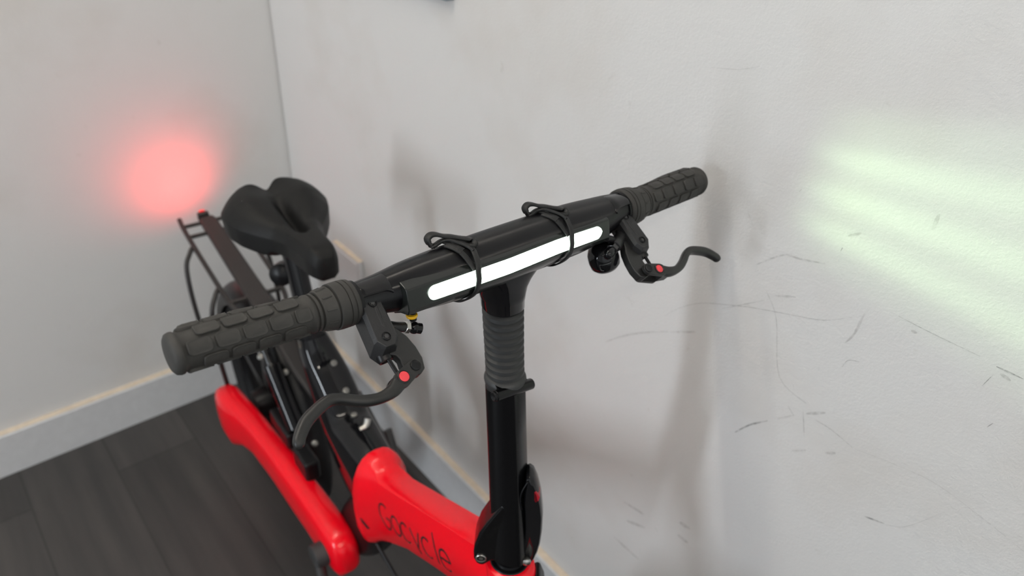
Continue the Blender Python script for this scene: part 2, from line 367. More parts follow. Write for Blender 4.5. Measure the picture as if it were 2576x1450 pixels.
# hoods over the lever clamps
def hood(x0, x1, side):
    mb = MB(); rows = []
    xs = [x0 + (x1 - x0) * i / 10 for i in range(11)]
    for x in xs:
        e0, r = sm(x); t = (x - x0) / (x1 - x0); edge = min(t, 1 - t)
        add = 0.0020 * min(1, edge / 0.2) ** 0.5 + 0.0003
        low = -7 + 11 * min(1, edge / 0.22) ** 0.5
        row = []
        A = [low + (62 - low) * j / 12 for j in range(13)]
        for j, a in enumerate(A):
            a = math.radians(a); q = add * min(1, (12 - j) / 9.0) ** 1.3
            row.append(ev(x, e0 + (r + q) * math.sin(a), (r + q) * math.cos(a)))
        for j in range(12, -1, -1):
            a = math.radians(A[j]); row.append(ev(x, e0 + (r - 0.0012) * math.sin(a), (r - 0.0012) * math.cos(a)))
        rows.append(row)
    lip = []
    for x in xs:
        e0, r = sm(x); t = (x - x0) / (x1 - x0); a = math.radians(-7 + 11 * min(1, min(t, 1 - t) / 0.22) ** 0.5)
        lip.append(ev(x, e0 + (r + 0.0008) * math.sin(a), (r + 0.0008) * math.cos(a)))
    mb.tube(catmull(lip, 3), 0.0013, 10)
    mb.loft(rows); mb.tf(h2k)
    obj('clamp_hood', mb, M['gloss'], bar, bevel=0.0004, angle=45)
hood(-0.1585, -0.1285, -1); hood(0.1290, 0.1600, 1)

# ---- grips
def grip(side):
    sg = side
    if sg < 0: tabc = [(-0.2915, -0.0003), (-0.284, -0.0005), (-0.19, -0.0034), (-0.172, -0.0040), (-0.156, -0.0042)]; k = 0.985
    else: tabc = [(0.155, -0.0005), (0.178, -0.0018), (0.19, -0.0010), (0.292, 0.0022)]; k = 1.075
    def cen(x): return interp(tabc, x)[0]
    prof = [(0.2918, 0.0), (0.2916, 0.0095), (0.2912, 0.0122), (0.2898, 0.0143), (0.2875, 0.0151), (0.2858, 0.0150), (0.2848, 0.0143), (0.2838, 0.0135)]
    prof += [(0.2838 - i * 0.0885 / 24, 0.0135 + 0.0004 * i / 24) for i in range(1, 25)]
    prof += [(0.1940, 0.0147), (0.1925, 0.0149), (0.1912, 0.0147), (0.1909, 0.0132), (0.1898, 0.0132), (0.1895, 0.0148), (0.1878, 0.0149), (0.1874, 0.0132), (0.1862, 0.0132), (0.1858, 0.0156), (0.1800, 0.0165), (0.1754, 0.0173), (0.1750, 0.0160), (0.1740, 0.0160),
             (0.1736, 0.0183), (0.1700, 0.0186), (0.1662, 0.0186), (0.1660, 0.0177), (0.1655, 0.0177), (0.1653, 0.0186), (0.1620, 0.0186), (0.1617, 0.0176), (0.1611, 0.0176), (0.1606, 0.0184), (0.1578, 0.0180), (0.1566, 0.0170), (0.1562, 0.0120)]
    def rad(x, r, a):
        # palm rest: swelling on the upper back side, growing towards the end
        t = min(max((x - 0.198) / 0.05, 0), 1) * min(max((0.2835 - x) / 0.006, 0), 1); t = t * t * (3 - 2 * t)
        d = (math.degrees(a) - 128 + 180) % 360 - 180
        b = max(0, 1 - (d / 48) ** 2)
        ridge = 0.0003 * math.cos(d * 0.36) if abs(d) < 40 else 0
        return r * k + t * (0.0036 * b ** 0.8 + (ridge if b > 0 else 0))
    mb = MB(); n = 72
    mb.loft([[ev(sg * x, cen(sg * x) + rad(x, r, a) * math.sin(a), rad(x, r, a) * math.cos(a)) for a in [2 * PI * j / n for j in range(n)]] for x, r in prof])
    # raised lozenge pads, offset row by row
    def pad(xc, ac, hx, ha, h, cut=0.36, inset=0.12, base=0.0136):
        outline = []
        c = cut
        for (sx, sy) in ((1, -1), (1, 1), (-1, 1), (-1, -1)):
            if sx * sy < 0 : seq = [(sx * (1 - c), sy * 1.0), (sx * (1 - c * 0.3), sy * (1 - 0.35 * c)), (sx * 1.0, sy * (1 - c))]
            else: seq = [(sx * 1.0, sy * (1 - c)), (sx * (1 - c * 0.3), sy * (1 - 0.35 * c)), (sx * (1 - c), sy * 1.0)]
            outline += seq
        # densify so the pad follows the round body
        dense = []
        for i in range(len(outline)):
            p, q = outline[i], outline[(i + 1) % len(outline)]
            m = 3
            for j in range(m): dense.append((p[0] + (q[0] - p[0]) * j / m, p[1] + (q[1] - p[1]) * j / m))
        def ring(s, hgt):
            out = []
            for u, vv in dense:
                x = xc + hx * u * s; a = ac + ha * vv * s; r = rad(x, base + 0.0003, a) + hgt
                out.append(ev(sg * x, cen(sg * x) + r * math.sin(a), r * math.cos(a)))
            return out
        rr = [ring(1.0, -0.0006), ring(0.985, h * 0.6), ring(0.95, h * 0.92), ring(0.90, h), ring(0.84, h * 0.86), ring(0.6, h * 0.92), ring(0.3, h * 0.95), ring(0.02, h)]
        mb.loft(rr, True, True)
    pitch = 0.0188
    for row in range(-3, 4):
        ac = math.radians(-1 + row * 49.5)
        if row == 3: continue
        for j in range(5):
            xc = 0.2745 - j * pitch - (pitch * 0.46 if row % 2 else 0) + 0.0
            if row % 2 and xc < 0.199: pass
            hx = 0.0083; x_hi = xc + hx; x_lo = xc - hx
            if x_lo < 0.1955: x_lo = 0.1955
            if x_hi > 0.2832: x_hi = 0.2832
            if x_hi - x_lo < 0.008: continue
            pad((x_hi + x_lo) / 2, ac, (x_hi - x_lo) / 2, 0.365, 0.0018)
        if row % 2:
            pad(0.2785, ac, 0.0043, 0.36, 0.0012) if False else None
    # grip marks on the flared collar
    for j in range(10):
        ac = math.radians(-8 + 36 * j); raised = j % 2
        for q in range(1):
            xc = 0.1805; r0 = 0.01645
            def rb(x): return (0.0156 + (0.1858 - x) / (0.1858 - 0.1752) * 0.0017) * k
            pts = []
            for hgt, s in ((-0.0005, 1), (0.0005, 0.95), (0.0006, 0.8)):
                pts.append([ev(sg * x, cen(sg * x) + (rb(x) + hgt) * math.sin(ac + da), (rb(x) + hgt) * math.cos(ac + da)) for x, da in
                            [(xc - 0.0037 * s, -0.05 * s), (xc + 0.0037 * s, -0.05 * s), (xc + 0.0037 * s, 0.05 * s), (xc - 0.0037 * s, 0.05 * s)]])
            mb.loft(pts)
    mb.tf(h2k)
    g = obj('grip', mb, M['rubber'], bike, angle=50, label='textured black rubber grip with raised pads')
    # dark gap ring between collar and bar
    x0 = 0.1560 * sg; e0 = cen(x0)
    mb = MB(); mb.loft([[ev(x, e0 + r * math.sin(a), r * math.cos(a)) for a in [2 * PI * j / 40 for j in range(40)]] for x, r in [(sg * 0.1575, 0.0125), (sg * 0.1572, 0.0162 * k), (sg * 0.1535, 0.0160 * k), (sg * 0.153, 0.013)]])
    mb.tf(h2k); obj('inner_ring', mb, M['dplastic'], g)
grip(-1); grip(1)

# ---- brake levers (mirrored)
A35 = math.radians(35)
DV = Vector((0, -math.cos(A35), -math.sin(A35))); NV = Vector((0, -math.sin(A35), math.cos(A35)))
def lever(side):
    def L(o, v, n): return h2k(Vector((side * o, 0, 0)) + DV * v + NV * n)
    EX = hv((side, 0, 0)); EY = HK @ DV; EZ = HK @ NV; O = h2k(Vector((0, 0, 0)))
    root = obj_body = None
    top = [(0.1372, 0.0060), (0.1568, 0.0060), (0.1602, 0.0445), (0.1555, 0.0508), (0.1440, 0.0508), (0.1392, 0.0445)]
    def inset(poly, dx, dy): 
        cx = sum(p[0] for p in poly) / len(poly); cy = sum(p[1] for p in poly) / len(poly)
        return [(p[0] + (dx if p[0] < cx else -dx), p[1] + (dy if p[1] < cy else -dy)) for p in poly]
    mb = MB()
    low = [(p[0] * 1.0 + (0.0008 if p[0] > 0.149 else -0.0006), p[1] + (0.0062 if p[1] > 0.047 else (0.0045 if p[1] > 0.04 else 0))) for p in top]
    mid = [(p[0], p[1] + (0.0012 if p[1] > 0.047 else 0)) for p in top]
    mb.loft([[L(o, v, -0.0095) for o, v in low], [L(o, v, 0.0058) for o, v in mid], [L(o, v, 0.0092) for o, v in inset(top, 0.0022, 0.0006)]])
    body = obj('brake_lever', mb, M['plastic'], bike, bevel=0.0006, angle=25, label='black brake lever with bolted clamp body and red adjuster')
    # raised panel with the two screws
    pan = [(0.1455, 0.0100), (0.1525, 0.0100), (0.1538, 0.0250), (0.1520, 0.0300), (0.1475, 0.0300), (0.1455, 0.0250)]
    mb = MB(); mb.prism([(0.1445, 0.0170), (0.1475, 0.0170), (0.1490, 0.0330), (0.1475, 0.0365), (0.1462, 0.0350)], O, EX, EY, EZ, 0.0070, 0.00965)
    obj('top_rib', mb, M['plastic'], body, bevel=0.0006)
    for o, v in ((0.1470, 0.0142), (0.1497, 0.0425)):
        s = MB(); c = L(o, v, 0.0085)
        s.lathe([(0, 0.0036), (0.0012, 0.0036), (0.0016, 0.0033), (0.0016, 0.0029), (0.0004, 0.0027), (0.0004, 0.0)], c, EZ, 28)
        so = obj('screw', s, M['dplastic'], body)
        s = MB(); star = [((0.0021 if q % 2 else 0.0014) * math.cos(q * PI / 6), (0.0021 if q % 2 else 0.0014) * math.sin(q * PI / 6)) for q in range(12)]
        s.prism(star, c, EX, EY, EZ, 0.0, 0.0012); s2 = obj('screw_socket', s, M['darksteel'], body, label='star-shaped screw socket')
    # clamp neck into the bar hood
    mb = MB()
    mb.prism([(0.1393, -0.004), (0.1448, -0.004), (0.1448, 0.0092), (0.1393, 0.0092)], O, EX, EY, EZ, -0.006, 0.0088)
    mb.prism([(0.1493, -0.004), (0.1536, -0.004), (0.1540, 0.0092), (0.1493, 0.0092)], O, EX, EY, EZ, -0.006, 0.0088)
    mb.prism([(0.1440, -0.004), (0.1500, -0.004), (0.1500, 0.0095), (0.1440, 0.0095)], O, EX, EY, EZ, -0.006, 0.0066)
    obj('clamp_neck', mb, M['plastic'], body, bevel=0.0006)
    # curved arm carrying the pivot
    arm = [(0.1400, 0.030), (0.1345, 0.036), (0.1292, 0.046), (0.1268, 0.056), (0.1262, 0.066), (0.1285, 0.0745), (0.1340, 0.0775), (0.1400, 0.0765), (0.1440, 0.0715), (0.1448, 0.0655), (0.1440, 0.0610), (0.1455, 0.0570), (0.1500, 0.0545), (0.1500, 0.0450)]
    mb = MB(); mb.prism(arm, O, EX, EY, EZ, -0.0085, 0.0008)
    obj('pivot_arm', mb, M['lever'], body, bevel=0.0012)
    # bore and push rod
    mb = MB(); mb.lathe([(-0.004, 0.0056), (0.0035, 0.0060), (0.0048, 0.0055), (0.0048, 0.0042), (0.0005, 0.0040), (0.0005, 0)], L(0.1525, 0.0525, -0.0045), EY, 30)
    obj('piston_bore', mb, M['dplastic'], body)
    mb = MB(); mb.tube([L(0.1520, 0.052, -0.0015), L(0.1508, 0.0735, -0.0005)], 0.0017, 12); obj('push_rod', mb, M['dplastic'], body)
    # blade: fork plates + bent finger blade
    def capsule(c0, c1, r0, r1, n=10):
        a = math.atan2(c1[1] - c0[1], c1[0] - c0[0]); out = []
        for j in range(n + 1): t = a + PI / 2 + PI * j / n; out.append((c0[0] + r0 * math.cos(t), c0[1] + r0 * math.sin(t)))
        for j in range(n + 1): t = a - PI / 2 + PI * j / n; out.append((c1[0] + r1 * math.cos(t), c1[1] + r1 * math.sin(t)))
        return out
    mb = MB(); mb.prism(capsule((0.1385, 0.0712), (0.1530, 0.0768), 0.0058, 0.0066), O, EX, EY, EZ, 0.0030, 0.0066)
    mb.prism(capsule((0.1385, 0.0712), (0.1530, 0.0768), 0.0058, 0.0062), O, EX, EY, EZ, -0.0125, -0.0092)
    blade = [(0.1500, 0.0758, 0.0058, 0.0018), (0.1565, 0.0783, 0.0058, 0.0030), (0.1632, 0.0815, 0.0052, 0.0044), (0.1735, 0.0826, 0.0042, 0.0046), (0.183, 0.0808, 0.0042, 0.0046), (0.1916, 0.0772, 0.0040, 0.0045), (0.2012, 0.0718, 0.0038, 0.0045), (0.2095, 0.0698, 0.0042, 0.0046), (0.2195, 0.0724, 0.0045, 0.0046), (0.2305, 0.0775, 0.0046, 0.0046), (0.2385, 0.0850, 0.0042, 0.0044), (0.2412, 0.0895, 0.0038, 0.0040), (0.2422, 0.0918, 0.0022, 0.0024)]
    bp = catmull([(o, v, 0) for o, v, a, b in blade], 5); sz = catmull([(a, b, 0) for o, v, a, b in blade], 5); rings = []
    for i, p in enumerate(bp):
        t = (bp[min(i + 1, len(bp) - 1)] - bp[max(i - 1, 0)]).normalized(); u = Vector((-t.y, t.x, 0)); n0 = 0.0046 - 0.0018 * min(1, i / 25)
        ring = []
        for q in range(20):
            a = 2 * PI * q / 20; ca, sa = math.cos(a), math.sin(a); pw = 0.75
            cc = math.copysign(abs(ca) ** pw, ca); ss = math.copysign(abs(sa) ** pw, sa)
            pp = p + u * cc * sz[i].x; ring.append(L(pp.x, pp.y, n0 + ss * sz[i].y))
        rings.append(ring)
    mb.loft(rings)
    mb.prism([(0.1565, 0.0735), (0.168, 0.0795), (0.168, 0.0845), (0.1565, 0.0825)], O, EX, EY, EZ, -0.0115, 0.003)
    bl = obj('lever_blade', mb, M['lever'], body, bevel=0.0005, angle=35)
    mb = MB(); mb.lathe([(0, 0.0042), (0.0012, 0.0042), (0.0016, 0.0038), (0.0013, 0.0030), (0.0013, 0)], L(0.1380, 0.0710, 0.0062), EZ, 28); obj('pivot_bolt', mb, M['dplastic'], body)
    mb = MB(); mb.lathe([(0, 0.0052), (0.0010, 0.0052), (0.0014, 0.0047), (0.0008, 0.0042), (0.0003, 0.0040), (0.0003, 0)], L(0.1510, 0.0755, 0.0062), EZ, 32); obj('adjuster_ring', mb, M['lever'], body)
    mb = MB(); mb.lathe([(0, 0.0040), (0.0006, 0.0040), (0.0008, 0.0036), (0.0008, 0)], L(0.1510, 0.0755, 0.0066), EZ, 28); obj('adjuster_button', mb, M['red_btn'], body, label='red adjuster button')
    return body
lever(-1); lever(1)

# ---- hose fittings under the bar
def H(x, y, z): return h2k(Vector((x, y, z)))
mb = MB(); mb.tube([H(-0.1062, -0.010, -0.018), H(-0.1052, -0.012, -0.034)], 0.0031, 18)
for i in range(5):
    c = Vector((-0.1062 + 0.0003 * i, -0.0106, -0.021 - 0.0024 * i)); mb.lathe([(-0.0006, 0.0028), (0, 0.0036), (0.0006, 0.0028)], h2k(c), hv((0.06, 0, -1)), 20)
hf = obj('hose_fitting', mb, M['dplastic'], bike, label='left hose fitting with yellow ring and steel nut')
mb = MB(); mb.lathe([(-0.0052, 0.001), (-0.0048, 0.0028), (-0.003, 0.0044), (0, 0.0053), (0.003, 0.0044), (0.0046, 0.0030), (0.0052, 0.0005)], H(-0.1042, -0.012, -0.0418), hv((0.3, -0.1, -1)), 24)
mb.lathe([(0.002, 0.0046), (0.0062, 0.0046), (0.0070, 0.0034), (0.0070, 0)], H(-0.1042, -0.012, -0.0418), hv((0.9, -0.35, -0.3)), 24)
obj('banjo_ball', mb, M['gloss'], hf)
mb = MB(); mb.lathe([(-0.0016, 0.0032), (-0.0012, 0.0046), (0, 0.0050), (0.0012, 0.0046), (0.0016, 0.0032), (0, 0.0028)], H(-0.1064, -0.0115, -0.0292), hv((0.06, 0, -1)), 28); obj('seal_ring', mb, M['yellow'], hf, label='yellow seal ring')
def hexa(c, ax, r, h0, h1):
    return MB().lathe([(h0, r * 0.86), (h0 + 0.0004, r), (h1 - 0.0004, r), (h1, r * 0.86)], c, ax, 6)
axL = hv((-1, 0.12, 0.36)).normalized()
obj('lock_nut', hexa(H(-0.1065, -0.012, -0.0408), axL, 0.0052, 0.0030, 0.0074), M['steel'], hf, label='steel lock nut')
pth = [H(-0.1065, -0.012, -0.0408) + axL * 0.0075] + [H(*p) for p in [(-0.1215, -0.0105, -0.0355), (-0.128, -0.007, -0.034), (-0.138, 0.0, -0.036)]]
mb = MB(); mb.tube(catmull(pth, 5), 0.0043, 16); obj('hose', mb, M['plastic'], hf)

# right: bell-shaped housing with hydraulic fitting
axB = hv((0.25, -0.30, -0.92)).normalized()
c = H(0.1165, -0.016, -0.0262)
mb = MB(); mb.lathe([(-0.004, 0.006), (0.000, 0.0125), (0.006, 0.0152), (0.014, 0.0158), (0.0205, 0.0150), (0.0245, 0.0115), (0.0262, 0.006), (0.0266, 0.0)], c, axB, 40)
bell = obj('bell', mb, M['gloss'], bike, label='round black bell under the right end of the bar')
mb = MB(); hk = [c + axB * t + (-CR.x * 0 + 0) * Vector((0, 0, 0)) for t in (0,)]
sd = hv((-0.75, -0.65, 0.0)).normalized(); s2 = axB.cross(sd)
mb.tube(catmull([c + axB * 0.012 + (sd * math.cos(a) + s2 * math.sin(a)) * 0.0162 for a in (-0.5, -0.25, 0, 0.2)] + [c + axB * 0.017 + (sd * math.cos(0.22) + s2 * math.sin(0.22)) * 0.0162, c + axB * 0.0185 + (sd * math.cos(0.05) + s2 * math.sin(0.05)) * 0.0160], 4), 0.0007, 8)
obj('bell_spring', mb, M['darksteel'], bell)
fx0 = H(0.1090, -0.0335, -0.0240); axF = (H(0.1320, -0.0245, -0.0195) - fx0).normalized()
mb = MB(); mb.lathe([(-0.0055, 0), (-0.0055, 0.0020), (-0.0048, 0.0038), (-0.003, 0.0050), (-0.0005, 0.0055), (0.0025, 0.0054), (0.0030, 0.0046), (0.0068, 0.0044), (0.0072, 0.0030)], fx0, axF, 28)
ft = obj('hose_fitting', mb, M['gloss'], bike, label='right hose fitting in front of the bell')
obj('lock_nut', hexa(fx0, axF, 0.0058, 0.0068, 0.0125), M['darksteel'], ft)
mb = MB(); mb.lathe([(0.0128, 0.0050), (0.0135, 0.0064), (0.0150, 0.0068), (0.0215, 0.0068), (0.0230, 0.0062), (0.0330, 0.0060), (0.0345, 0.0045)], fx0, axF, 32); obj('fitting_collar', mb, M['plastic'], ft)
mb = MB(); mb.lathe([(0, 0.0030), (0.0010, 0.0030), (0.0013, 0.0024), (0.0006, 0.0018), (0.0006, 0)], H(0.1085, -0.0275, -0.0098), hv((-0.35, -0.80, 0.5)), 20); obj('screw', mb, M['dplastic'], ft)
mb = MB(); mb.tube(catmull([H(0.1250, -0.025, -0.0175), H(0.1160, -0.0260, -0.0130), H(0.1080, -0.0255, -0.0105)], 4), 0.0036, 12); obj('mount_tab', mb, M['dplastic'], ft)
mb = MB(); mb.tube(catmull([fx0 + axF * 0.030, H(0.146, -0.012, -0.016), H(0.148, 0.004, -0.022)], 5), 0.0055, 16); obj('hose', mb, M['plastic'], ft)

# ---- stem: neck, bellows, post with pinch bolt, folding latch
def sx(z): return Vector((0.0, -0.1095 * (0.982 - z), z)) if z < 0.982 else Vector((0, 0, z))
def srings(tab, n=40, pw=1.0, rot=0.0, kx=1.0):
    out = []
    for z, r in tab:
        c = sx(z); ring = []
        for q in range(n):
            a = 2 * PI * q / n; ca, sa = math.cos(a), math.sin(a)
            cc = math.copysign(abs(ca) ** pw, ca) * r; ss = math.copysign(abs(sa) ** pw, sa) * r
            x, y = cc * math.cos(rot) - ss * math.sin(rot), cc * math.sin(rot) + ss * math.cos(rot)
            ring.append((c.x + x * kx, c.y + y, c.z + x * -0.06 * 0))
        out.append(ring)
    return out
mb = MB()
neck = []
for z, rx, ry in [(1.018, 0.050, 0.019), (1.006, 0.044, 0.0235), (0.998, 0.036, 0.023), (0.990, 0.0285, 0.0222), (0.982, 0.0238, 0.0212), (0.974, 0.0214, 0.0203), (0.9685, 0.0205, 0.0199), (0.9676, 0.0199, 0.0193), (0.9590, 0.0196, 0.0192), (0.9580, 0.0188, 0.0185)]:
    c = sx(min(z, 0.982)); c.z = z; ring = []
    for q in range(48):
        a = 2 * PI * q / 48; ca, sa = math.cos(a), math.sin(a)
        dx = math.copysign(abs(ca) ** 0.85, ca) * rx
        ring.append((c.x + dx, c.y + math.copysign(abs(sa) ** 0.85, sa) * ry, c.z - 0.0646 * dx * min(1, max(0, (z - 0.95) / 0.05))))
    neck.append(ring)
mb.loft(neck)
stem = obj('stem', mb, M['gloss'], bike, label='black stem under the middle of the handlebar')
tab = [(0.9575, 0.0186)]
n = 9; z0, z1 = 0.9570, 0.8835
for i in range(n):
    a = z0 - (z0 - z1) * i / n; d = (z0 - z1) / n; R = 0.0198 - 0.0006 * min(i, 5) / 5; r = 0.0166
    tab += [(a, r), (a - d * 0.10, r), (a - d * 0.30, R - 0.0007), (a - d * 0.36, R), (a - d * 0.74, R), (a - d * 0.80, R - 0.0008), (a - d * 0.93, r)]
tab += [(0.8830, 0.0176), (0.8818, 0.0196), (0.8795, 0.0208), (0.8775, 0.0210), (0.8690, 0.0196), (0.8680, 0.0190), (0.8675, 0.0170)]
obj('bellows', MB().loft(srings(tab, 48)), M['bellows'], stem, angle=30, label='ribbed rubber bellows')
mb = MB(); mb.loft(srings([(0.871, 0.0178), (0.8705, 0.0188), (0.82, 0.0190), (0.76, 0.0194), (0.72, 0.0198), (0.68, 0.0200), (0.640, 0.0202)], 56, pw=0.72, rot=math.radians(33)))
post = obj('stem_post', mb, M['tube'], bike, angle=60, label='satin black telescopic stem post')
p0, p1 = Vector((-0.0232, -0.0275, 0.8762)), Vector((0.0212, -0.0275, 0.8712))
mb = MB(); ax = (p1 - p0); Lb = ax.length
mb.lathe([(0.0, 0.0050), (0.0006, 0.0056), (Lb - 0.001, 0.0056), (Lb, 0.0050)], p0, ax, 28)
mb.loft([[p0.lerp(p1, t) + Vector((0, 0.010, 0)) * s + Vector((0, 0, zz)) for s, zz in ((0, 0.0052), (1, 0.0062), (1, -0.0062), (0, -0.0052))] for t in (0.12, 0.9)])
pb = obj('pinch_boss', mb, M['tube'], post, angle=35)
mb = MB(); mb.lathe([(-0.0022, 0), (-0.0022, 0.0018), (-0.0026, 0.0024), (-0.0028, 0.0040), (-0.002, 0.0048), (0.001, 0.0048)], p0, ax, 28); obj('pinch_bolt', mb, M['dplastic'], post)
# near-black strip down the front of the post, painting the slot's shade
mb = MB()
for za, zb in ((0.869, 0.8365),):
    pa, pb_ = sx(za) + Vector((0.0, -0.0200, 0)), sx(zb) + Vector((0.0, -0.0200, 0))
    mb.loft([[p + Vector((dx, dy, 0)) for dx, dy in ((-0.0009, 0.004), (-0.0009, -0.0004), (0.0009, -0.0004), (0.0009, 0.004))] for p in (pa, pb_)])
    mb.lathe([(-0.002, 0.0018), (0.0004, 0.0018), (0.0004, 0)], pb_, (0, -1, 0), 20)
obj('clamp_slot_shade', mb, mat('slot_shade_black', (0.0008, 0.0008, 0.0008), 0.8), post)

# hinge block at the foot of the stem; plane facing forward-left
CDv = Vector((-0.6266, -0.7794, 0)); RK = Vector((0.7794, -0.6266, 0)); UZ = Vector((0, 0, 1)); P0 = Vector((0, -0.034, 0))
mb = MB()
mb.prism([(-0.0100, 0.730), (-0.0262, 0.698), (-0.0338, 0.681), (-0.0382, 0.662), (-0.0395, 0.650), (-0.0390, 0.639), (-0.0362, 0.6315), (-0.0318, 0.6280), (-0.0272, 0.6290), (-0.0185, 0.6370), (0.0150, 0.6370), (0.0160, 0.650), (0.0080, 0.705)], P0, RK, UZ, CDv, -0.020, 0.0155)
hinge = obj('hinge_block', mb, M['tube'], bike, bevel=0.0035, seg=3, label='black folding hinge at the foot of the stem')
mb = MB(); mb.lathe([(0.0, 0.0062), (0.0012, 0.0062), (0.0016, 0.0058), (0.0014, 0.0046), (0.0008, 0.0044)], P0 + RK * -0.0308 + UZ * 0.6420 + CDv * 0.0155, CDv, 32); obj('pivot_ring', mb, M['steel'], hinge, label='steel ring around the hinge pivot')
mb = MB(); mb.lathe([(0.0, 0.0044), (0.0011, 0.0044), (0.0011, 0.0026), (0.0002, 0.0024), (0.0002, 0)], P0 + RK * -0.0308 + UZ * 0.6420 + CDv * 0.0155, CDv, 28); obj('pivot_screw', mb, M['darksteel'], hinge)
# latch lever on the right of the post
latch = [(0.0130, 0.7670), (0.0165, 0.7690), (0.0205, 0.7655), (0.0262, 0.7520), (0.0310, 0.7330), (0.0342, 0.7120), (0.0352, 0.6850), (0.0345, 0.6650), (0.0325, 0.6500), (0.0290, 0.6360), (0.0225, 0.6225), (0.0180, 0.6260), (0.0150, 0.640), (0.0142, 0.660), (0.0150, 0.690), (0.0135, 0.715), (0.0115, 0.735), (0.0118, 0.752)]
mb = MB()
def scl(k, cx=0.024, cz=0.695): return [((x - cx) * k + cx, (z - cz) * (0.5 + 0.5 * k) + cz) for x, z in latch]
rings = [[P0 + RK * x + UZ * z + CDv * d for x, z in scl(k)] for d, k in ((-0.016, 0.75), (-0.013, 0.93), (-0.006, 1.0), (0.004, 1.0), (0.0095, 0.93), (0.0125, 0.78))]
mb.loft(rings); lt = obj('latch_lever', mb, M['gloss'], bike, angle=50, bevel=0.0008, label='glossy black latch lever with red catch')
mb = MB(); mb.prism([(0.0215, 0.7520), (0.0245, 0.7512), (0.0290, 0.7425), (0.0275, 0.7360), (0.0245, 0.7335), (0.0225, 0.7380)], P0, RK, UZ, CDv, -0.002, 0.0125); obj('red_catch', mb, M['dark_red'], lt, bevel=0.0008, label='red safety catch')
mb = MB(); mb.tube(catmull([P0 + RK * x + UZ * z + CDv * 0.0118 for x, z in ((0.0150, 0.764), (0.0098, 0.749), (0.0086, 0.735), (0.0108, 0.722))], 5), 0.0011, 8)
obj('latch_seam', mb, M['gloss'], lt)
mb = MB(); mb.lathe([(-0.002, 0.0046), (0.001, 0.0056), (0.0038, 0.0050), (0.0052, 0.0030), (0.0056, 0.0012), (0.0046, 0.0010), (0.0046, 0)], P0 + RK * 0.0198 + UZ * 0.6415 + CDv * 0.0142, CDv, 32); obj('dome_screw', mb, M['steel'], lt, label='domed steel screw')

# ---- head tube, fork, front wheel
hd = Vector((0, -0.030, -0.10))
mb = MB(); rings = []
for t, r in ((0.0, 0.0225), (0.02, 0.0265), (0.05, 0.0275), (0.3, 0.0285), (1.0, 0.0270), (1.02, 0.02)):
    c = Vector((0.0, -0.036, 0.6255)) + hd * t
    rings.append([c + Vector((math.cos(a) * r, math.sin(a) * r * 1.1, 0)) for a in [2 * PI * q / 40 for q in range(40)]])
mb.loft(rings); obj('head_tube', mb, M['red'], bike, label='red head tube')
mb = MB(); mb.lathe([(0, 0.0215), (0.0030, 0.0225), (0.0042, 0.0215), (0.0042, 0.017), (0.0070, 0.016), (0.0080, 0.012)], (0, -0.036, 0.6225), (0, 0, 1), 40); obj('headset_cap', mb, M['dplastic'], bike)
mb = MB(); mb.prism([(0.0105, 0.590), (0.0175, 0.602), (0.0300, 0.6165), (0.0345, 0.6155), (0.0400, 0.600), (0.0440, 0.570), (0.0440, 0.545), (0.0105, 0.545)], P0 + Vector((0, -0.004, 0)), RK, UZ, CDv, -0.008, 0.018)
fm = obj('front_mount', mb, M['plastic'], bike, bevel=0.004, seg=3, label='black mount on the front of the head tube')
mb = MB(); mb.prism([(0.0285, 0.6005), (0.0360, 0.6030), (0.0400, 0.5900), (0.0330, 0.5880)], P0 + Vector((0, -0.004, 0)), RK, UZ, CDv, 0.0165, 0.0195); obj('mount_pad', mb, M['grey'], fm, bevel=0.001)
def wheel(name, c, lab):
    c = Vector(c); R, rt = 0.228, 0.024
    def ringp(a, rad, x): return c + Vector((x, math.cos(a) * rad, math.sin(a) * rad))
    mb = MB(); n = 72
    mb.loft([[ringp(2 * PI * i / n, R + rt * math.cos(b), rt * math.sin(b)) for b in [2 * PI * q / 16 for q in range(16)]] for i in range(n)], loop=True)
    wobj = obj(name, mb, M['tyre'], bike, label=lab)
    mb = MB(); mb.loft([[ringp(2 * PI * i / n, rr, x) for rr, x in ((0.212, -0.013), (0.212, 0.013), (0.196, 0.011), (0.190, 0.0), (0.196, -0.011))] for i in range(n)], loop=True)
    for k in range(5):
        a = 2 * PI * k / 5 + 0.3
        mb.loft([[ringp(a + da / rr, rr, x) for da, x in ((-wd, -0.012), (wd, -0.012), (wd, 0.012), (-wd, 0.012))] for rr, wd in ((0.03, 0.02), (0.11, 0.011), (0.196, 0.018))])
    obj('mag_rim', mb, M['dplastic'], wobj, bevel=0.001)
    mb = MB(); mb.lathe([(-0.045, 0.012), (-0.043, 0.03), (-0.02, 0.036), (0.02, 0.036), (0.043, 0.03), (0.045, 0.012)], c, (1, 0, 0), 32); obj('hub', mb, M['dplastic'], wobj)
    return wobj
wheel('front_wheel', (0.0, -0.235, 0.252), 'black front wheel with solid spokes')
mb = MB(); mb.tube(catmull([(0.0, -0.066, 0.535), (0.012, -0.085, 0.50), (0.050, -0.12, 0.45), (0.064, -0.18, 0.34), (0.062, -0.235, 0.252)], 6), 0.02, 18, 0.75)
mb.lathe([(-0.03, 0.03), (0.018, 0.03), (0.022, 0.024)], (0.055, -0.235, 0.252), (1, 0, 0), 28)
obj('fork', mb, M['dplastic'], bike)

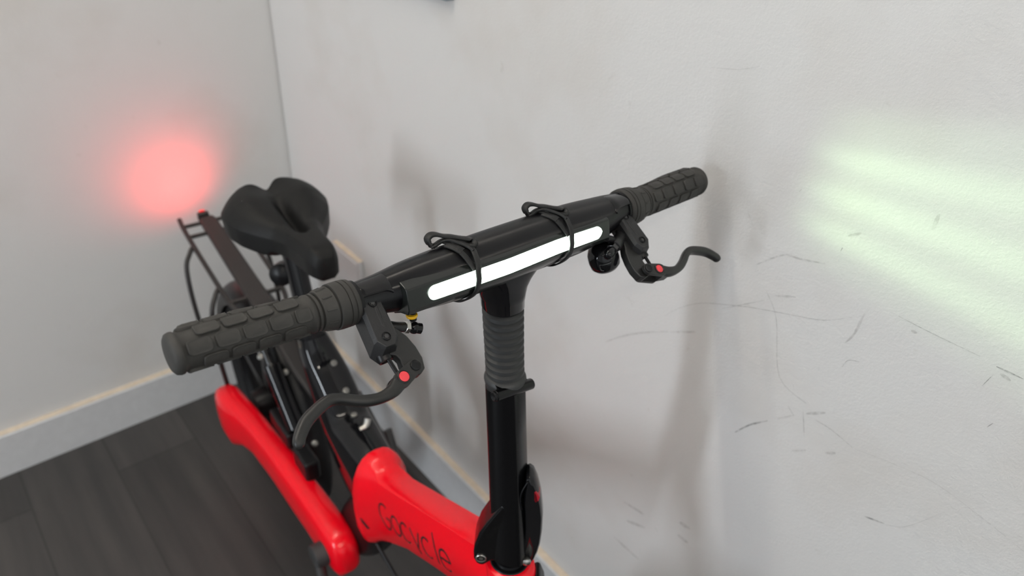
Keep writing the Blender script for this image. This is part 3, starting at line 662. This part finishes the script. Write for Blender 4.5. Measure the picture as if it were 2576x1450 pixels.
# ---- red main frame
def fsec(T, B, wt, wm, wb, rd=0.0):
    T, B = Vector((0, *T)), Vector((0, *B)); pts = []
    prof = [(0.0, 0.0), (0.75, 0.003), (0.95, 0.02), (1.0, 0.06), (1.06, 0.20), (1.12, 0.42), (1.10, 0.65), (0.98, 0.88), (0.85, 0.97), (0.6, 1.0), (0.0, 1.0)]
    out = []
    for s in (-1, 1):
        rnd_ = [(0.0, 0.0), (0.30, 0.012), (0.52, 0.045), (0.72, 0.11), (0.90, 0.22), (1.0, 0.38), (1.0, 0.58), (0.95, 0.80), (0.80, 0.94), (0.5, 1.0), (0.0, 1.0)]
        pf = [(a[0] + (b[0] * 1.10 - a[0]) * rd, a[1] + (b[1] - a[1]) * rd) for a, b in zip(prof, rnd_)]
        seq = pf if s < 0 else list(reversed(pf))[1:-1]
        for u, t in seq:
            if rd > 0.5:
                out.append(T.lerp(B, t) + Vector((s * wm * u, 0, 0))); continue
            wd = wt * min(u, 1.0) if t < 0.1 else (wm * u / 1.12 if t < 0.8 else wb * u)
            out.append(T.lerp(B, t) + Vector((s * wd, 0, 0)))
    return out
mb = MB()
SECS = [((-0.048, 0.612), (-0.004, 0.515), 0.018, 0.024, 0.018), ((-0.020, 0.624), (0.022, 0.512), 0.0205, 0.0275, 0.020), ((0.00, 0.6235), (0.048, 0.495), 0.021, 0.0285, 0.020), ((0.07, 0.589), (0.115, 0.458), 0.021, 0.0285, 0.020), ((0.15, 0.549), (0.185, 0.417), 0.021, 0.0285, 0.020),
        ((0.225, 0.511), (0.243, 0.372), 0.0215, 0.0285, 0.0215), ((0.255, 0.501), (0.262, 0.356), 0.0235, 0.030, 0.0245), ((0.274, 0.506), (0.274, 0.345), 0.027, 0.0325, 0.027, 0.9), ((0.284, 0.513), (0.284, 0.332), 0.034, 0.0385, 0.033, 1.0), ((0.296, 0.515), (0.297, 0.328), 0.0355, 0.0405, 0.034, 1.0), ((0.306, 0.513), (0.307, 0.329), 0.0345, 0.0395, 0.033, 1.0), ((0.309, 0.506), (0.310, 0.336), 0.030, 0.034, 0.028, 1.0)]
mb.loft([fsec(*s) for s in SECS])
frame = obj('main_frame', mb, M['red'], bike, angle=32, label='glossy red front frame beam with black lettering')
# monoline lettering on the side of the beam
BX, UX = Vector((0, -0.886, 0.464)), Vector((0, 0.464, 0.886))
def arc(cx, cy, rx, ry, a0, a1, n=18): return [(cx + rx * math.cos(math.radians(a0 + (a1 - a0) * i / n)), cy + ry * math.sin(math.radians(a0 + (a1 - a0) * i / n))) for i in range(n + 1)]
XH = 0.030
def lo(cx): return [arc(cx, XH / 2, 0.0145, XH / 2, 0, 360, 28)]
def lc(cx): return [arc(cx, XH / 2, 0.0145, XH / 2, 52, 308)]
STROKES = [arc(0.011, 0.019, 0.0175, 0.0205, 55, 330) + [(0.0270, 0.0180), (0.0150, 0.0180)]]
STROKES += lo(0.0475) + lc(0.0800)
STROKES += [[(0.1010, XH), (0.1145, 0.002)], [(0.1280, XH), (0.1145, 0.002), (0.1095, -0.0085), (0.1040, -0.0105)]]
STROKES += lc(0.1480) + [[(0.1755, 0.0), (0.1755, 0.046)]]
STROKES += [[(0.1868, 0.0155), (0.2125, 0.0155)] + arc(0.1997, XH / 2, 0.0145, XH / 2, 5, 312)]
B0 = 0.4905; wid = 0.0030
def on_side(b, u):
    p = BX * b + UX * (B0 + u)
    # find the half-width of the beam there
    yy, zz = p.y, p.z; best = 0.0285
    for a, bb in zip(SECS, SECS[1:]):
        if a[0][0] <= yy <= bb[0][0] + 0.02:
            t = (yy - a[0][0]) / max(bb[0][0] - a[0][0], 1e-6); t = min(max(t, 0), 1)
            top = a[0][1] + (bb[0][1] - a[0][1]) * t; h = 0.135; f = (top - zz) / h
            wm = a[3] + (bb[3] - a[3]) * t; wt = a[2] + (bb[2] - a[2]) * t
            best = wm * (1.12 - abs(f - 0.45) * 0.20) / 1.12 if f > 0.2 else wt + (wm - wt) * f / 0.2 * 0.9
            break
    return Vector((-best - 0.0006, p.y, p.z))
frame_bvh = None
from mathutils.bvhtree import BVHTree
bv = BVHTree.FromPolygons([Vector(v) for v in frame.data.vertices.values() and [v.co for v in frame.data.vertices]], [tuple(p.vertices) for p in frame.data.polygons])
def side_pt(b, u, lift):
    p = BX * b + UX * (B0 + u); hit = bv.ray_cast(Vector((-0.2, p.y, p.z)), Vector((1, 0, 0)))
    x = hit[0].x if hit[0] is not None else -0.029
    return Vector((x - lift, p.y, p.z))
def strokes(STROKES):
  mb = MB()
  for st in STROKES:
      pts = []
      for a, b in zip(st, st[1:]):
          m = max(1, int(math.hypot(b[0] - a[0], b[1] - a[1]) / 0.003))
          for j in range(m): pts.append((a[0] + (b[0] - a[0]) * j / m, a[1] + (b[1] - a[1]) * j / m))
      pts.append(st[-1]); rows = []
      ww = wid * (1.5 if st[0][0] < -0.05 else 1)
      for i, p in enumerate(pts):
          q0, q1 = pts[max(i - 1, 0)], pts[min(i + 1, len(pts) - 1)]; tx, ty = q1[0] - q0[0], q1[1] - q0[1]; l = math.hypot(tx, ty) or 1; nx, ny = -ty / l * ww / 2, tx / l * ww / 2
          a_, b_ = side_pt(p[0] + nx, p[1] + ny, 0.0004), side_pt(p[0] - nx, p[1] - ny, 0.0004)
          a2, b2 = a_ + Vector((0.0009, 0, 0)), b_ + Vector((0.0009, 0, 0)); rows.append([a_, b_, b2, a2])
      mb.loft(rows)
  return mb
obj('slot_mark', strokes([[(-0.0655, -0.022), (-0.0655, 0.000)]]), M['ink'], frame, label='dark slot before the lettering')
mb = strokes(STROKES)
obj('lettering', mb, M['ink'], frame, label='black Gocycle lettering')

# ---- black mid frame, seat tube, seat post
def oval(c, t, a, b, n=24, pw=0.85):
    c = Vector(c); t = Vector(t).normalized(); u = Vector((1, 0, 0)); v = t.cross(u)
    out = []
    for q in range(n):
        an = 2 * PI * q / n; ca, sa = math.cos(an), math.sin(an)
        out.append(c + u * math.copysign(abs(ca) ** pw, ca) * a + v * math.copysign(abs(sa) ** pw, sa) * b)
    return out
def beam(name, pts, m, parent, lab=None, pw=0.85, k=5):
    P = catmull([p[:3] for p in pts], k); S = catmull([(p[3], p[4], 0) for p in pts], k); rings = []
    for i, p in enumerate(P):
        t = P[min(i + 1, len(P) - 1)] - P[max(i - 1, 0)]; rings.append(oval(p, t, S[i].x, S[i].y, pw=pw))
    mb = MB(); mb.loft(rings); return obj(name, mb, m, parent, label=lab, angle=50)
midf = beam('mid_frame', [(0.002, 0.312, 0.425, 0.033, 0.078), (0.003, 0.335, 0.43, 0.035, 0.080), (0.006, 0.385, 0.445, 0.037, 0.070), (0.008, 0.435, 0.47, 0.037, 0.052), (0.007, 0.485, 0.53, 0.034, 0.036), (0.003, 0.510, 0.570, 0.029, 0.028), (0, 0.520, 0.598, 0.0235, 0.0235)], M['gloss'], bike, 'glossy black middle frame and seat tube', pw=0.72)
beam('bottom_bracket', [(0, 0.315, 0.36, 0.030, 0.05), (-0.005, 0.345, 0.31, 0.033, 0.055), (-0.01, 0.375, 0.265, 0.034, 0.045), (-0.01, 0.395, 0.225, 0.028, 0.02)], M['dplastic'], bike, None)
spost = beam('seat_post', [(0, 0.513, 0.575, 0.0165, 0.0165), (0, 0.530, 0.640, 0.0165, 0.0165), (0, 0.5615, 0.745, 0.0165, 0.0165)], M['gloss'], bike, 'glossy black seat post')
mb = MB(); mb.lathe([(-0.012, 0.019), (-0.011, 0.022), (0.011, 0.022), (0.012, 0.019)], (0, 0.520, 0.602), (0, 0.27, 0.96), 30); mb.tube([(-0.03, 0.535, 0.602), (0.02, 0.54, 0.602)], 0.006, 12); obj('seat_clamp', mb, M['dplastic'], spost)
mb = MB(); mb.box((0, 0.556, 0.755), 0.017, 0.03, 0.012); mb.box((-0.018, 0.60, 0.752), 0.012, 0.02, 0.016); mb.box((-0.024, 0.650, 0.748), 0.015, 0.026, 0.020); obj('saddle_clamp', mb, M['dplastic'], spost, bevel=0.003)
mb = MB()
for s in (-1, 1): mb.tube(catmull([(s * 0.012, 0.435, 0.772), (s * 0.020, 0.48, 0.764), (s * 0.021, 0.58, 0.764), (s * 0.035, 0.64, 0.782)], 5), 0.0035, 10)
obj('saddle_rails', mb, M['darksteel'], spost)

# ---- saddle
def saddle():
    y0, Ls = 0.413, 0.245; mb = MB(); rows = []
    W = [(0, 0.010), (0.03, 0.0190), (0.10, 0.0240), (0.22, 0.0265), (0.34, 0.030), (0.45, 0.040), (0.56, 0.060), (0.66, 0.075), (0.76, 0.0825), (0.85, 0.0835), (0.92, 0.078), (0.97, 0.064), (1.0, 0.040)]
    NI = 44; NJ = 40
    def ptop(t, s):
        w = interp(W, t)[0]
        x = w * s
        z = 0.800 + 0.010 * math.cos(t * 1.2) + 0.026 * max(0, t - 0.45) ** 1.2 - 0.030 * max(0, t - 0.80) ** 1.2
        z += -0.012 * (1 - min(1, t / 0.12)) ** 2
        lob = math.exp(-((abs(s) - 0.50) / 0.42) ** 2) * 0.012 * max(0, min(1, (t - 0.45) / 0.3)); z += lob
        # centre channel
        ch = math.exp(-(x / 0.0085) ** 2) * min(max((t - 0.30) / 0.08, 0), 1) * min(max((0.86 - t) / 0.22, 0.12), 1)
        z -= 0.020 * ch
        edge = abs(s); z -= (0.018 + 0.004 * t) * max(0, (edge - 0.55) / 0.45) ** 2.4
        return x, z
    def yy(t, s):
        # rear outline splits into two lobes
        return y0 + Ls * t - (0.013 * math.exp(-(s / 0.34) ** 2) if t > 0.9 else 0.013 * math.exp(-(s / 0.34) ** 2) * max(0, (t - 0.72) / 0.18))
    top = []
    for i in range(NI + 1):
        t = (i / NI); t = 1 - (1 - t) ** 1.15 if t > 0 else 0
        row = []
        for j in range(NJ + 1):
            s = -1 + 2 * j / NJ; s = math.sin(s * PI / 2); x, z = ptop(t, s); row.append(Vector((x, yy(t, s), z)))
        # underside
        for j in range(NJ - 1, 0, -1):
            s = -1 + 2 * j / NJ; s = math.sin(s * PI / 2); x, z = ptop(t, s)
            thick = 0.050 if t > 0.5 else 0.040
            row.append(Vector((x * 0.98, yy(t, s) - 0.004 * t, 0.802 + 0.03 * max(0, t - 0.5) - thick * (0.86 + 0.14 * min(1, (1 - abs(s)) * 3)) )))
        rows.append(row)
    mb.loft(rows)
    sdl = obj('saddle', mb, M['saddle'], bike, angle=80, sub=1, label='black padded saddle with centre channel')
    return sdl
sdl = saddle()

# ---- single-sided red drive housing on the left
def drv(pts):
    rings = []
    for y, xc, zc, hw, hh in pts:
        ring = []
        for q in range(32):
            a = 2 * PI * q / 32; ca, sa = math.cos(a), math.sin(a); pw = 0.62
            ring.append(Vector((xc + math.copysign(abs(ca) ** pw, ca) * hw, y, zc + math.copysign(abs(sa) ** pw, sa) * hh)))
        rings.append(ring)
    return rings
DR = [(0.845, -0.090, 0.262, 0.008, 0.018), (0.840, -0.090, 0.262, 0.017, 0.038), (0.825, -0.091, 0.262, 0.024, 0.052), (0.795, -0.091, 0.264, 0.028, 0.062), (0.755, -0.089, 0.268, 0.029, 0.062), (0.720, -0.082, 0.278, 0.025, 0.050), (0.67, -0.076, 0.284, 0.023, 0.044), (0.58, -0.070, 0.285, 0.023, 0.045), (0.50, -0.065, 0.282, 0.0245, 0.048), (0.44, -0.061, 0.279, 0.0255, 0.048), (0.38, -0.058, 0.276, 0.0265, 0.048), (0.345, -0.057, 0.274, 0.026, 0.046), (0.325, -0.057, 0.273, 0.022, 0.038), (0.316, -0.057, 0.273, 0.012, 0.022)]
obj('drive_housing', MB().loft(drv(DR)), M['red'], bike, angle=60, label='red enclosed drive housing beside the rear wheel')
mb = MB(); mb.box((-0.046, 0.50, 0.345), 0.014, 0.030, 0.022); mb.box((-0.048, 0.60, 0.35), 0.010, 0.045, 0.018)
sp = obj('swingarm_pivot', mb, M['dplastic'], bike, bevel=0.006, seg=3)
mb = MB(); mb.tube([(-0.040, 0.640, 0.470), (-0.036, 0.560, 0.375)], 0.016, 18); mb.tube([(-0.043, 0.690, 0.525), (-0.038, 0.61, 0.435)], 0.009, 14)
sh = obj('rear_shock', mb, M['gloss'], bike, label='glossy black rear shock')
for p in [(-0.052, 0.655, 0.485), (-0.045, 0.665, 0.495), (-0.020, 0.625, 0.455), (-0.020, 0.52, 0.36)]:
    mb = MB(); mb.lathe([(0, 0.006), (0.003, 0.006), (0.005, 0.003), (0.005, 0)], p, (-0.5, -0.6, 0.6), 18); obj('shock_bolt', mb, M['dull'], sh)
bvm = BVHTree.FromPolygons([v.co.copy() for v in midf.data.vertices], [tuple(p.vertices) for p in midf.data.polygons])
def seat_on_frame(p):
    o = Vector((-0.45, -0.35, 1.30)); hit = bvm.ray_cast(o, (Vector(p) - o).normalized()); return (hit[0], hit[1]) if hit[0] is not None else (Vector(p), Vector((0, -1, 0)))
for p in [(0.014, 0.405, 0.50), (0.012, 0.430, 0.535), (0.010, 0.465, 0.57)]:
    c, nn = seat_on_frame(p); mb = MB(); mb.lathe([(-0.001, 0.0055), (0.0025, 0.0055), (0.004, 0.003), (0.004, 0)], c, nn, 18); obj('frame_bolt', mb, M['dull'], bike)
c, nn = seat_on_frame((0.016, 0.372, 0.500)); mb = MB(); mb.tube(catmull([c + Vector((-0.008, 0, -0.003)), c + nn * 0.004 + Vector((0.002, 0, -0.004)), c + Vector((0.009, 0.004, 0.009))], 4), 0.0055, 12); obj('cable_clip', mb, M['steel'], bike)
mb = MB(); mb.tube(catmull([(0.046, 0.455, 0.50), (0.050, 0.42, 0.47), (0.048, 0.36, 0.445), (0.040, 0.30, 0.42)], 6), 0.0035, 10); obj('brake_hose', mb, M['grey'], bike)
mb = MB(); mb.tube(catmull([(-0.02, 0.30, 0.335), (-0.015, 0.24, 0.30), (-0.01, 0.17, 0.27), (0.0, 0.09, 0.28), (0.01, 0.02, 0.36)], 6), 0.0035, 10); obj('motor_cable', mb, M['dplastic'], bike)

# cranks
mb = MB(); mb.lathe([(-0.012, 0.018), (-0.010, 0.021), (0.010, 0.021), (0.012, 0.016)], (-0.092, 0.36, 0.272), (1, 0, 0), 28)
mb.tube(catmull([(-0.094, 0.36, 0.272), (-0.102, 0.325, 0.225), (-0.106, 0.285, 0.165), (-0.106, 0.265, 0.135)], 5), [0.013] * 16, 14, 0.6)
cr = obj('crank_arm', mb, M['grey'], bike, label='grey crank arm')
mb = MB(); mb.box((-0.152, 0.262, 0.130), 0.042, 0.042, 0.010); obj('pedal', mb, M['dplastic'], bike, bevel=0.004)
mb = MB(); mb.tube(catmull([(0.06, 0.36, 0.272), (0.085, 0.40, 0.33), (0.09, 0.445, 0.395)], 5), 0.012, 12, 0.6); obj('crank_arm', mb, M['grey'], bike)

# ---- rear wheel, mudguard, rack
RW = Vector((0, 0.80, 0.252)); wheel('rear_wheel', RW, 'black rear wheel')
mb = MB(); rows = []
for i in range(30):
    a = math.radians(18 + (152 - 18) * i / 29); row = []
    for q in range(15):
        b = PI * (q / 14 - 0.5) * 1.25
        row.append(RW + Vector((0.037 * math.sin(b), math.cos(a) * (0.236 + 0.033 * math.cos(b)), math.sin(a) * (0.236 + 0.033 * math.cos(b)))))
    for q in range(14, -1, -1):
        b = PI * (q / 14 - 0.5) * 1.25
        row.append(RW + Vector((0.0345 * math.sin(b), math.cos(a) * (0.236 + 0.0305 * math.cos(b)), math.sin(a) * (0.236 + 0.0305 * math.cos(b)))))
    rows.append(row)
mb.loft(rows); mg = obj('mudguard', mb, M['dplastic'], bike, label='black rear mudguard')
rack_y = lambda t: 1.07 - t
def RZ(y): return 0.500 + (y - 0.66) * 0.145
mb = MB(); mb.loft([[Vector((s * hw, y, RZ(y) + dz)) for s, dz in ((-1, -0.004), (-1, 0.004), (-0.8, 0.008), (0.8, 0.008), (1, 0.004), (1, -0.004))] for y, hw in ((1.085, 0.014), (1.075, 0.018), (0.90, 0.020), (0.70, 0.0215), (0.56, 0.022), (0.50, 0.018))])
strip = obj('rack_deck', mb, M['rack'], bike, bevel=0.002, label='dark rack deck strip')
for s in (-1, 1):
    mb = MB(); xr = s * 0.054
    mb.tube(catmull([(s * 0.052, 1.105, RZ(1.105)), (s * 0.055, 1.05, RZ(1.05)), (s * 0.055, 0.90, RZ(0.9)), (s * 0.052, 0.80, RZ(0.8) - 0.002), (s * 0.040, 0.755, RZ(0.75) - 0.002), (s * 0.022, 0.735, RZ(0.735))], 6), 0.0050, 12)
    obj('rack_rail', mb, M['rack'], bike)
    for ya, yb, zb in ((0.995, 0.93, 0.30), (0.845, 0.835, 0.28)):
        mb = MB(); mb.tube(catmull([(s * 0.055, ya + 0.01, RZ(ya)), (s * 0.068, ya - 0.005, RZ(ya) - 0.006), (s * 0.084, ya - 0.02, RZ(ya) - 0.035), (s * 0.088, (ya + yb) / 2 - 0.01, (RZ(ya) + zb) / 2), (s * 0.080, yb, zb)], 6), 0.0048, 12); obj('rack_leg', mb, M['rack'], bike)
for y in (1.075, 1.035, 0.80):
    mb = MB(); mb.tube([(-0.055, y, RZ(y)), (0.055, y, RZ(y))], 0.0045, 12); obj('rack_crossbar', mb, M['rack'], bike)
mb = MB(); mb.tube(catmull([(0.018, 0.70, 0.51), (0.02, 0.64, 0.535), (0.02, 0.60, 0.545), (0, 0.545, 0.60)], 5), 0.005, 10); obj('rack_stay', mb, M['rack'], bike)
mb = MB(); mb.lathe([(-0.014, 0.010), (-0.012, 0.018), (0.010, 0.019), (0.014, 0.014), (0.016, 0)], (-0.014, 0.580, 0.692), (-0.55, -0.7, 0.2), 28); obj('round_pod', mb, M['dplastic'], bike, label='round black pod behind the seat post')
mb = MB(); mb.box((-0.004, 1.094, RZ(1.09) + 0.003), 0.012, 0.006, 0.010); rl = obj('rear_light', mb, M['rack'], bike, bevel=0.003)
mb = MB(); mb.box((-0.004, 1.1008, RZ(1.09) + 0.004), 0.006, 0.0015, 0.011); obj('rear_lens', mb, M['rear_lens'], rl, bevel=0.0008, label='glowing red rear light lens')
mb = MB(); mb.lathe([(0, 0.016), (0.003, 0.016), (0.006, 0.010), (0.007, 0)], (-0.010, 0.80 - 0.06, 0.252 + 0.262), (0, -0.25, 1), 24); obj('mudguard_disc', mb, M['disc'], mg, label='red reflector on the mudguard')  # small red disc on top of the mudguard

# lights given off by the bike's own lamps
def bike_light(name, typ, loc, target, energy, color, **kw):
    d = bpy.data.lights.new(name, typ); d.energy = energy; d.color = color
    for k, v in kw.items(): setattr(d, k, v)
    lo_ = bpy.data.objects.new(name, d); col.objects.link(lo_); lo_.parent = bike; lo_.location = loc
    lo_.rotation_euler = (Vector(target) - Vector(loc)).to_track_quat('-Z', 'Y').to_euler(); return lo_
bike_light('rear_light_beam', 'SPOT', (-0.004, 1.106, RZ(1.09) + 0.018), (-0.040, 1.2155, 0.640), 1.4, (1.0, 0.045, 0.04), spot_size=math.radians(150), spot_blend=1.0, shadow_soft_size=0.006)

# front beam: lamp with fanned optics, brightness depends on direction like a photometric profile
d = bpy.data.lights.new('front_beam', 'POINT'); d.energy = 1.55; d.color = (0.64, 1.0, 0.52); d.shadow_soft_size = 0.004; d.use_nodes = True
nt = d.node_tree; em = nt.nodes['Emission']; L = nt.links
tc = nt.nodes.new('ShaderNodeTexCoord'); sp_ = nt.nodes.new('ShaderNodeSeparateXYZ'); L.new(tc.outputs['Normal'], sp_.inputs[0])
def mth(op, a, b=None, c=None):
    n = nt.nodes.new('ShaderNodeMath'); n.operation = op
    for i, v in enumerate((a, b, c)):
        if v is None: continue
        if isinstance(v, (int, float)): n.inputs[i].default_value = v
        else: L.new(v, n.inputs[i])
    return n.outputs[0]
elev = mth('ARCSINE', sp_.outputs['Z'])
azi = mth('ARCTAN2', mth('MULTIPLY', sp_.outputs['Y'], -1.0), sp_.outputs['X'])     # 0 = along the bar to the right, growing towards the front
g = mth('POWER', 2.718, mth('MULTIPLY', mth('POWER', mth('DIVIDE', mth('SUBTRACT', elev, 0.06), 0.27), 4.0), -1.0))
st = mth('ADD', mth('MULTIPLY', mth('SINE', mth('MULTIPLY', elev, 40.0)), 0.22), 1.0)
az = nt.nodes.new('ShaderNodeMapRange'); az.interpolation_type = 'SMOOTHSTEP'; az.inputs[1].default_value = 0.10; az.inputs[2].default_value = 0.42; L.new(azi, az.inputs[0])
az2 = nt.nodes.new('ShaderNodeMapRange'); az2.interpolation_type = 'SMOOTHSTEP'; az2.inputs[1].default_value = 2.9; az2.inputs[2].default_value = 2.6; L.new(azi, az2.inputs[0])
even = mth('POWER', mth('MAXIMUM', mth('ABSOLUTE', mth('COSINE', azi)), 0.25), -2.4)          # lens evens the light out along the side
L.new(mth('MULTIPLY', mth('MULTIPLY', g, st), mth('MULTIPLY', mth('MULTIPLY', az.outputs[0], az2.outputs[0]), even)), em.inputs['Strength'])
fb = bpy.data.objects.new('front_beam', d); col.objects.link(fb); fb.parent = bike; fb.location = h2k(ev(0.085, -0.018, 0.036))

# ------------------------------------------------------------------ rubber straps round the bar
def strap(dx, lab):
    r = empty('rubber_strap', KO, -PSF); tag(r, lab, 'strap', 'rubber straps on the handlebar')
    X = lambda x, e, c: ev(x + dx, e, c)
    band = [X(-0.0490, 0.0080, 0.0205), X(-0.0515, 0.0010, 0.0262), X(-0.0545, -0.0090, 0.0300), X(-0.0565, -0.0150, 0.0296), X(-0.0570, -0.0215, 0.0272), X(-0.0580, -0.0285, 0.0210), X(-0.0590, -0.0325, 0.0100), X(-0.060, -0.0328, -0.004), X(-0.060, -0.026, -0.0195), X(-0.060, -0.008, -0.0262), X(-0.061, 0.008, -0.0225), X(-0.062, 0.0170, -0.0120), X(-0.063, 0.0195, 0.001), X(-0.0635, 0.0158, 0.0118), X(-0.0625, 0.0085, 0.0205), X(-0.0605, 0.0005, 0.0248), X(-0.0590, -0.0070, 0.0272), X(-0.0575, -0.0120, 0.0285)]
    if dx > 0.05: band = [p + ev(0, 0.0016, 0.0004) for p in band]
    mb = MB(); mb.ribbon(catmull(band, 5), (1, 0, 0), 0.0050, 0.0016); mb.tf(h2k)
    obj('strap_band', mb, M['rubber2'], r, angle=50)
    hook = [X(-0.0760, 0.0172, 0.0056), X(-0.0745, 0.0185, 0.0056), X(-0.0765, 0.0205, 0.0050), X(-0.0770, 0.0245, 0.0055), X(-0.0735, 0.0268, 0.0065), X(-0.0690, 0.0260, 0.0075), X(-0.0630, 0.0225, 0.0095), X(-0.0570, 0.0200, 0.0115), X(-0.0505, 0.0165, 0.0140), X(-0.0460, 0.0140, 0.0165), X(-0.0440, 0.0115, 0.0190), X(-0.0450, 0.0085, 0.0205), X(-0.0490, 0.0085, 0.0198), X(-0.0530, 0.0110, 0.0178)]
    if dx > 0.05: hook = [p + ev(0, 0.0018, 0.0004) for p in hook]
    mb = MB(); mb.ribbon(catmull(hook, 5), ev(-0.10, 0.55, -0.83), 0.0066, 0.0027)
    inner = [X(-0.0765, 0.0172, 0.0052), X(-0.0720, 0.0180, 0.0068), X(-0.0660, 0.0195, 0.0075), X(-0.0610, 0.0185, 0.0115), X(-0.0560, 0.0135, 0.0165), X(-0.0520, 0.0085, 0.0205), X(-0.0500, 0.0030, 0.0245)]
    if dx > 0.05: inner = [p + ev(0, 0.0018, 0.0006) for p in inner]
    mb.ribbon(catmull(inner, 5), ev(0.45, 0.40, -0.80), 0.0058, 0.0024)
    pad = [X(-0.0655, 0.0150, 0.0125), X(-0.0625, 0.0100, 0.0190), X(-0.0600, 0.0055, 0.0225)]
    if dx > 0.05: pad = [p + ev(0, 0.0012, 0.0012) for p in pad]
    mb.ribbon(catmull(pad, 5), (1, 0, 0), 0.0085, 0.0018)
    mb.tf(h2k); obj('strap_hook', mb, M['rubber2'], r, angle=50)
strap(0.0, 'black rubber strap on the handlebar left of the stem')
strap(0.1095, 'black rubber strap on the handlebar right of the stem')
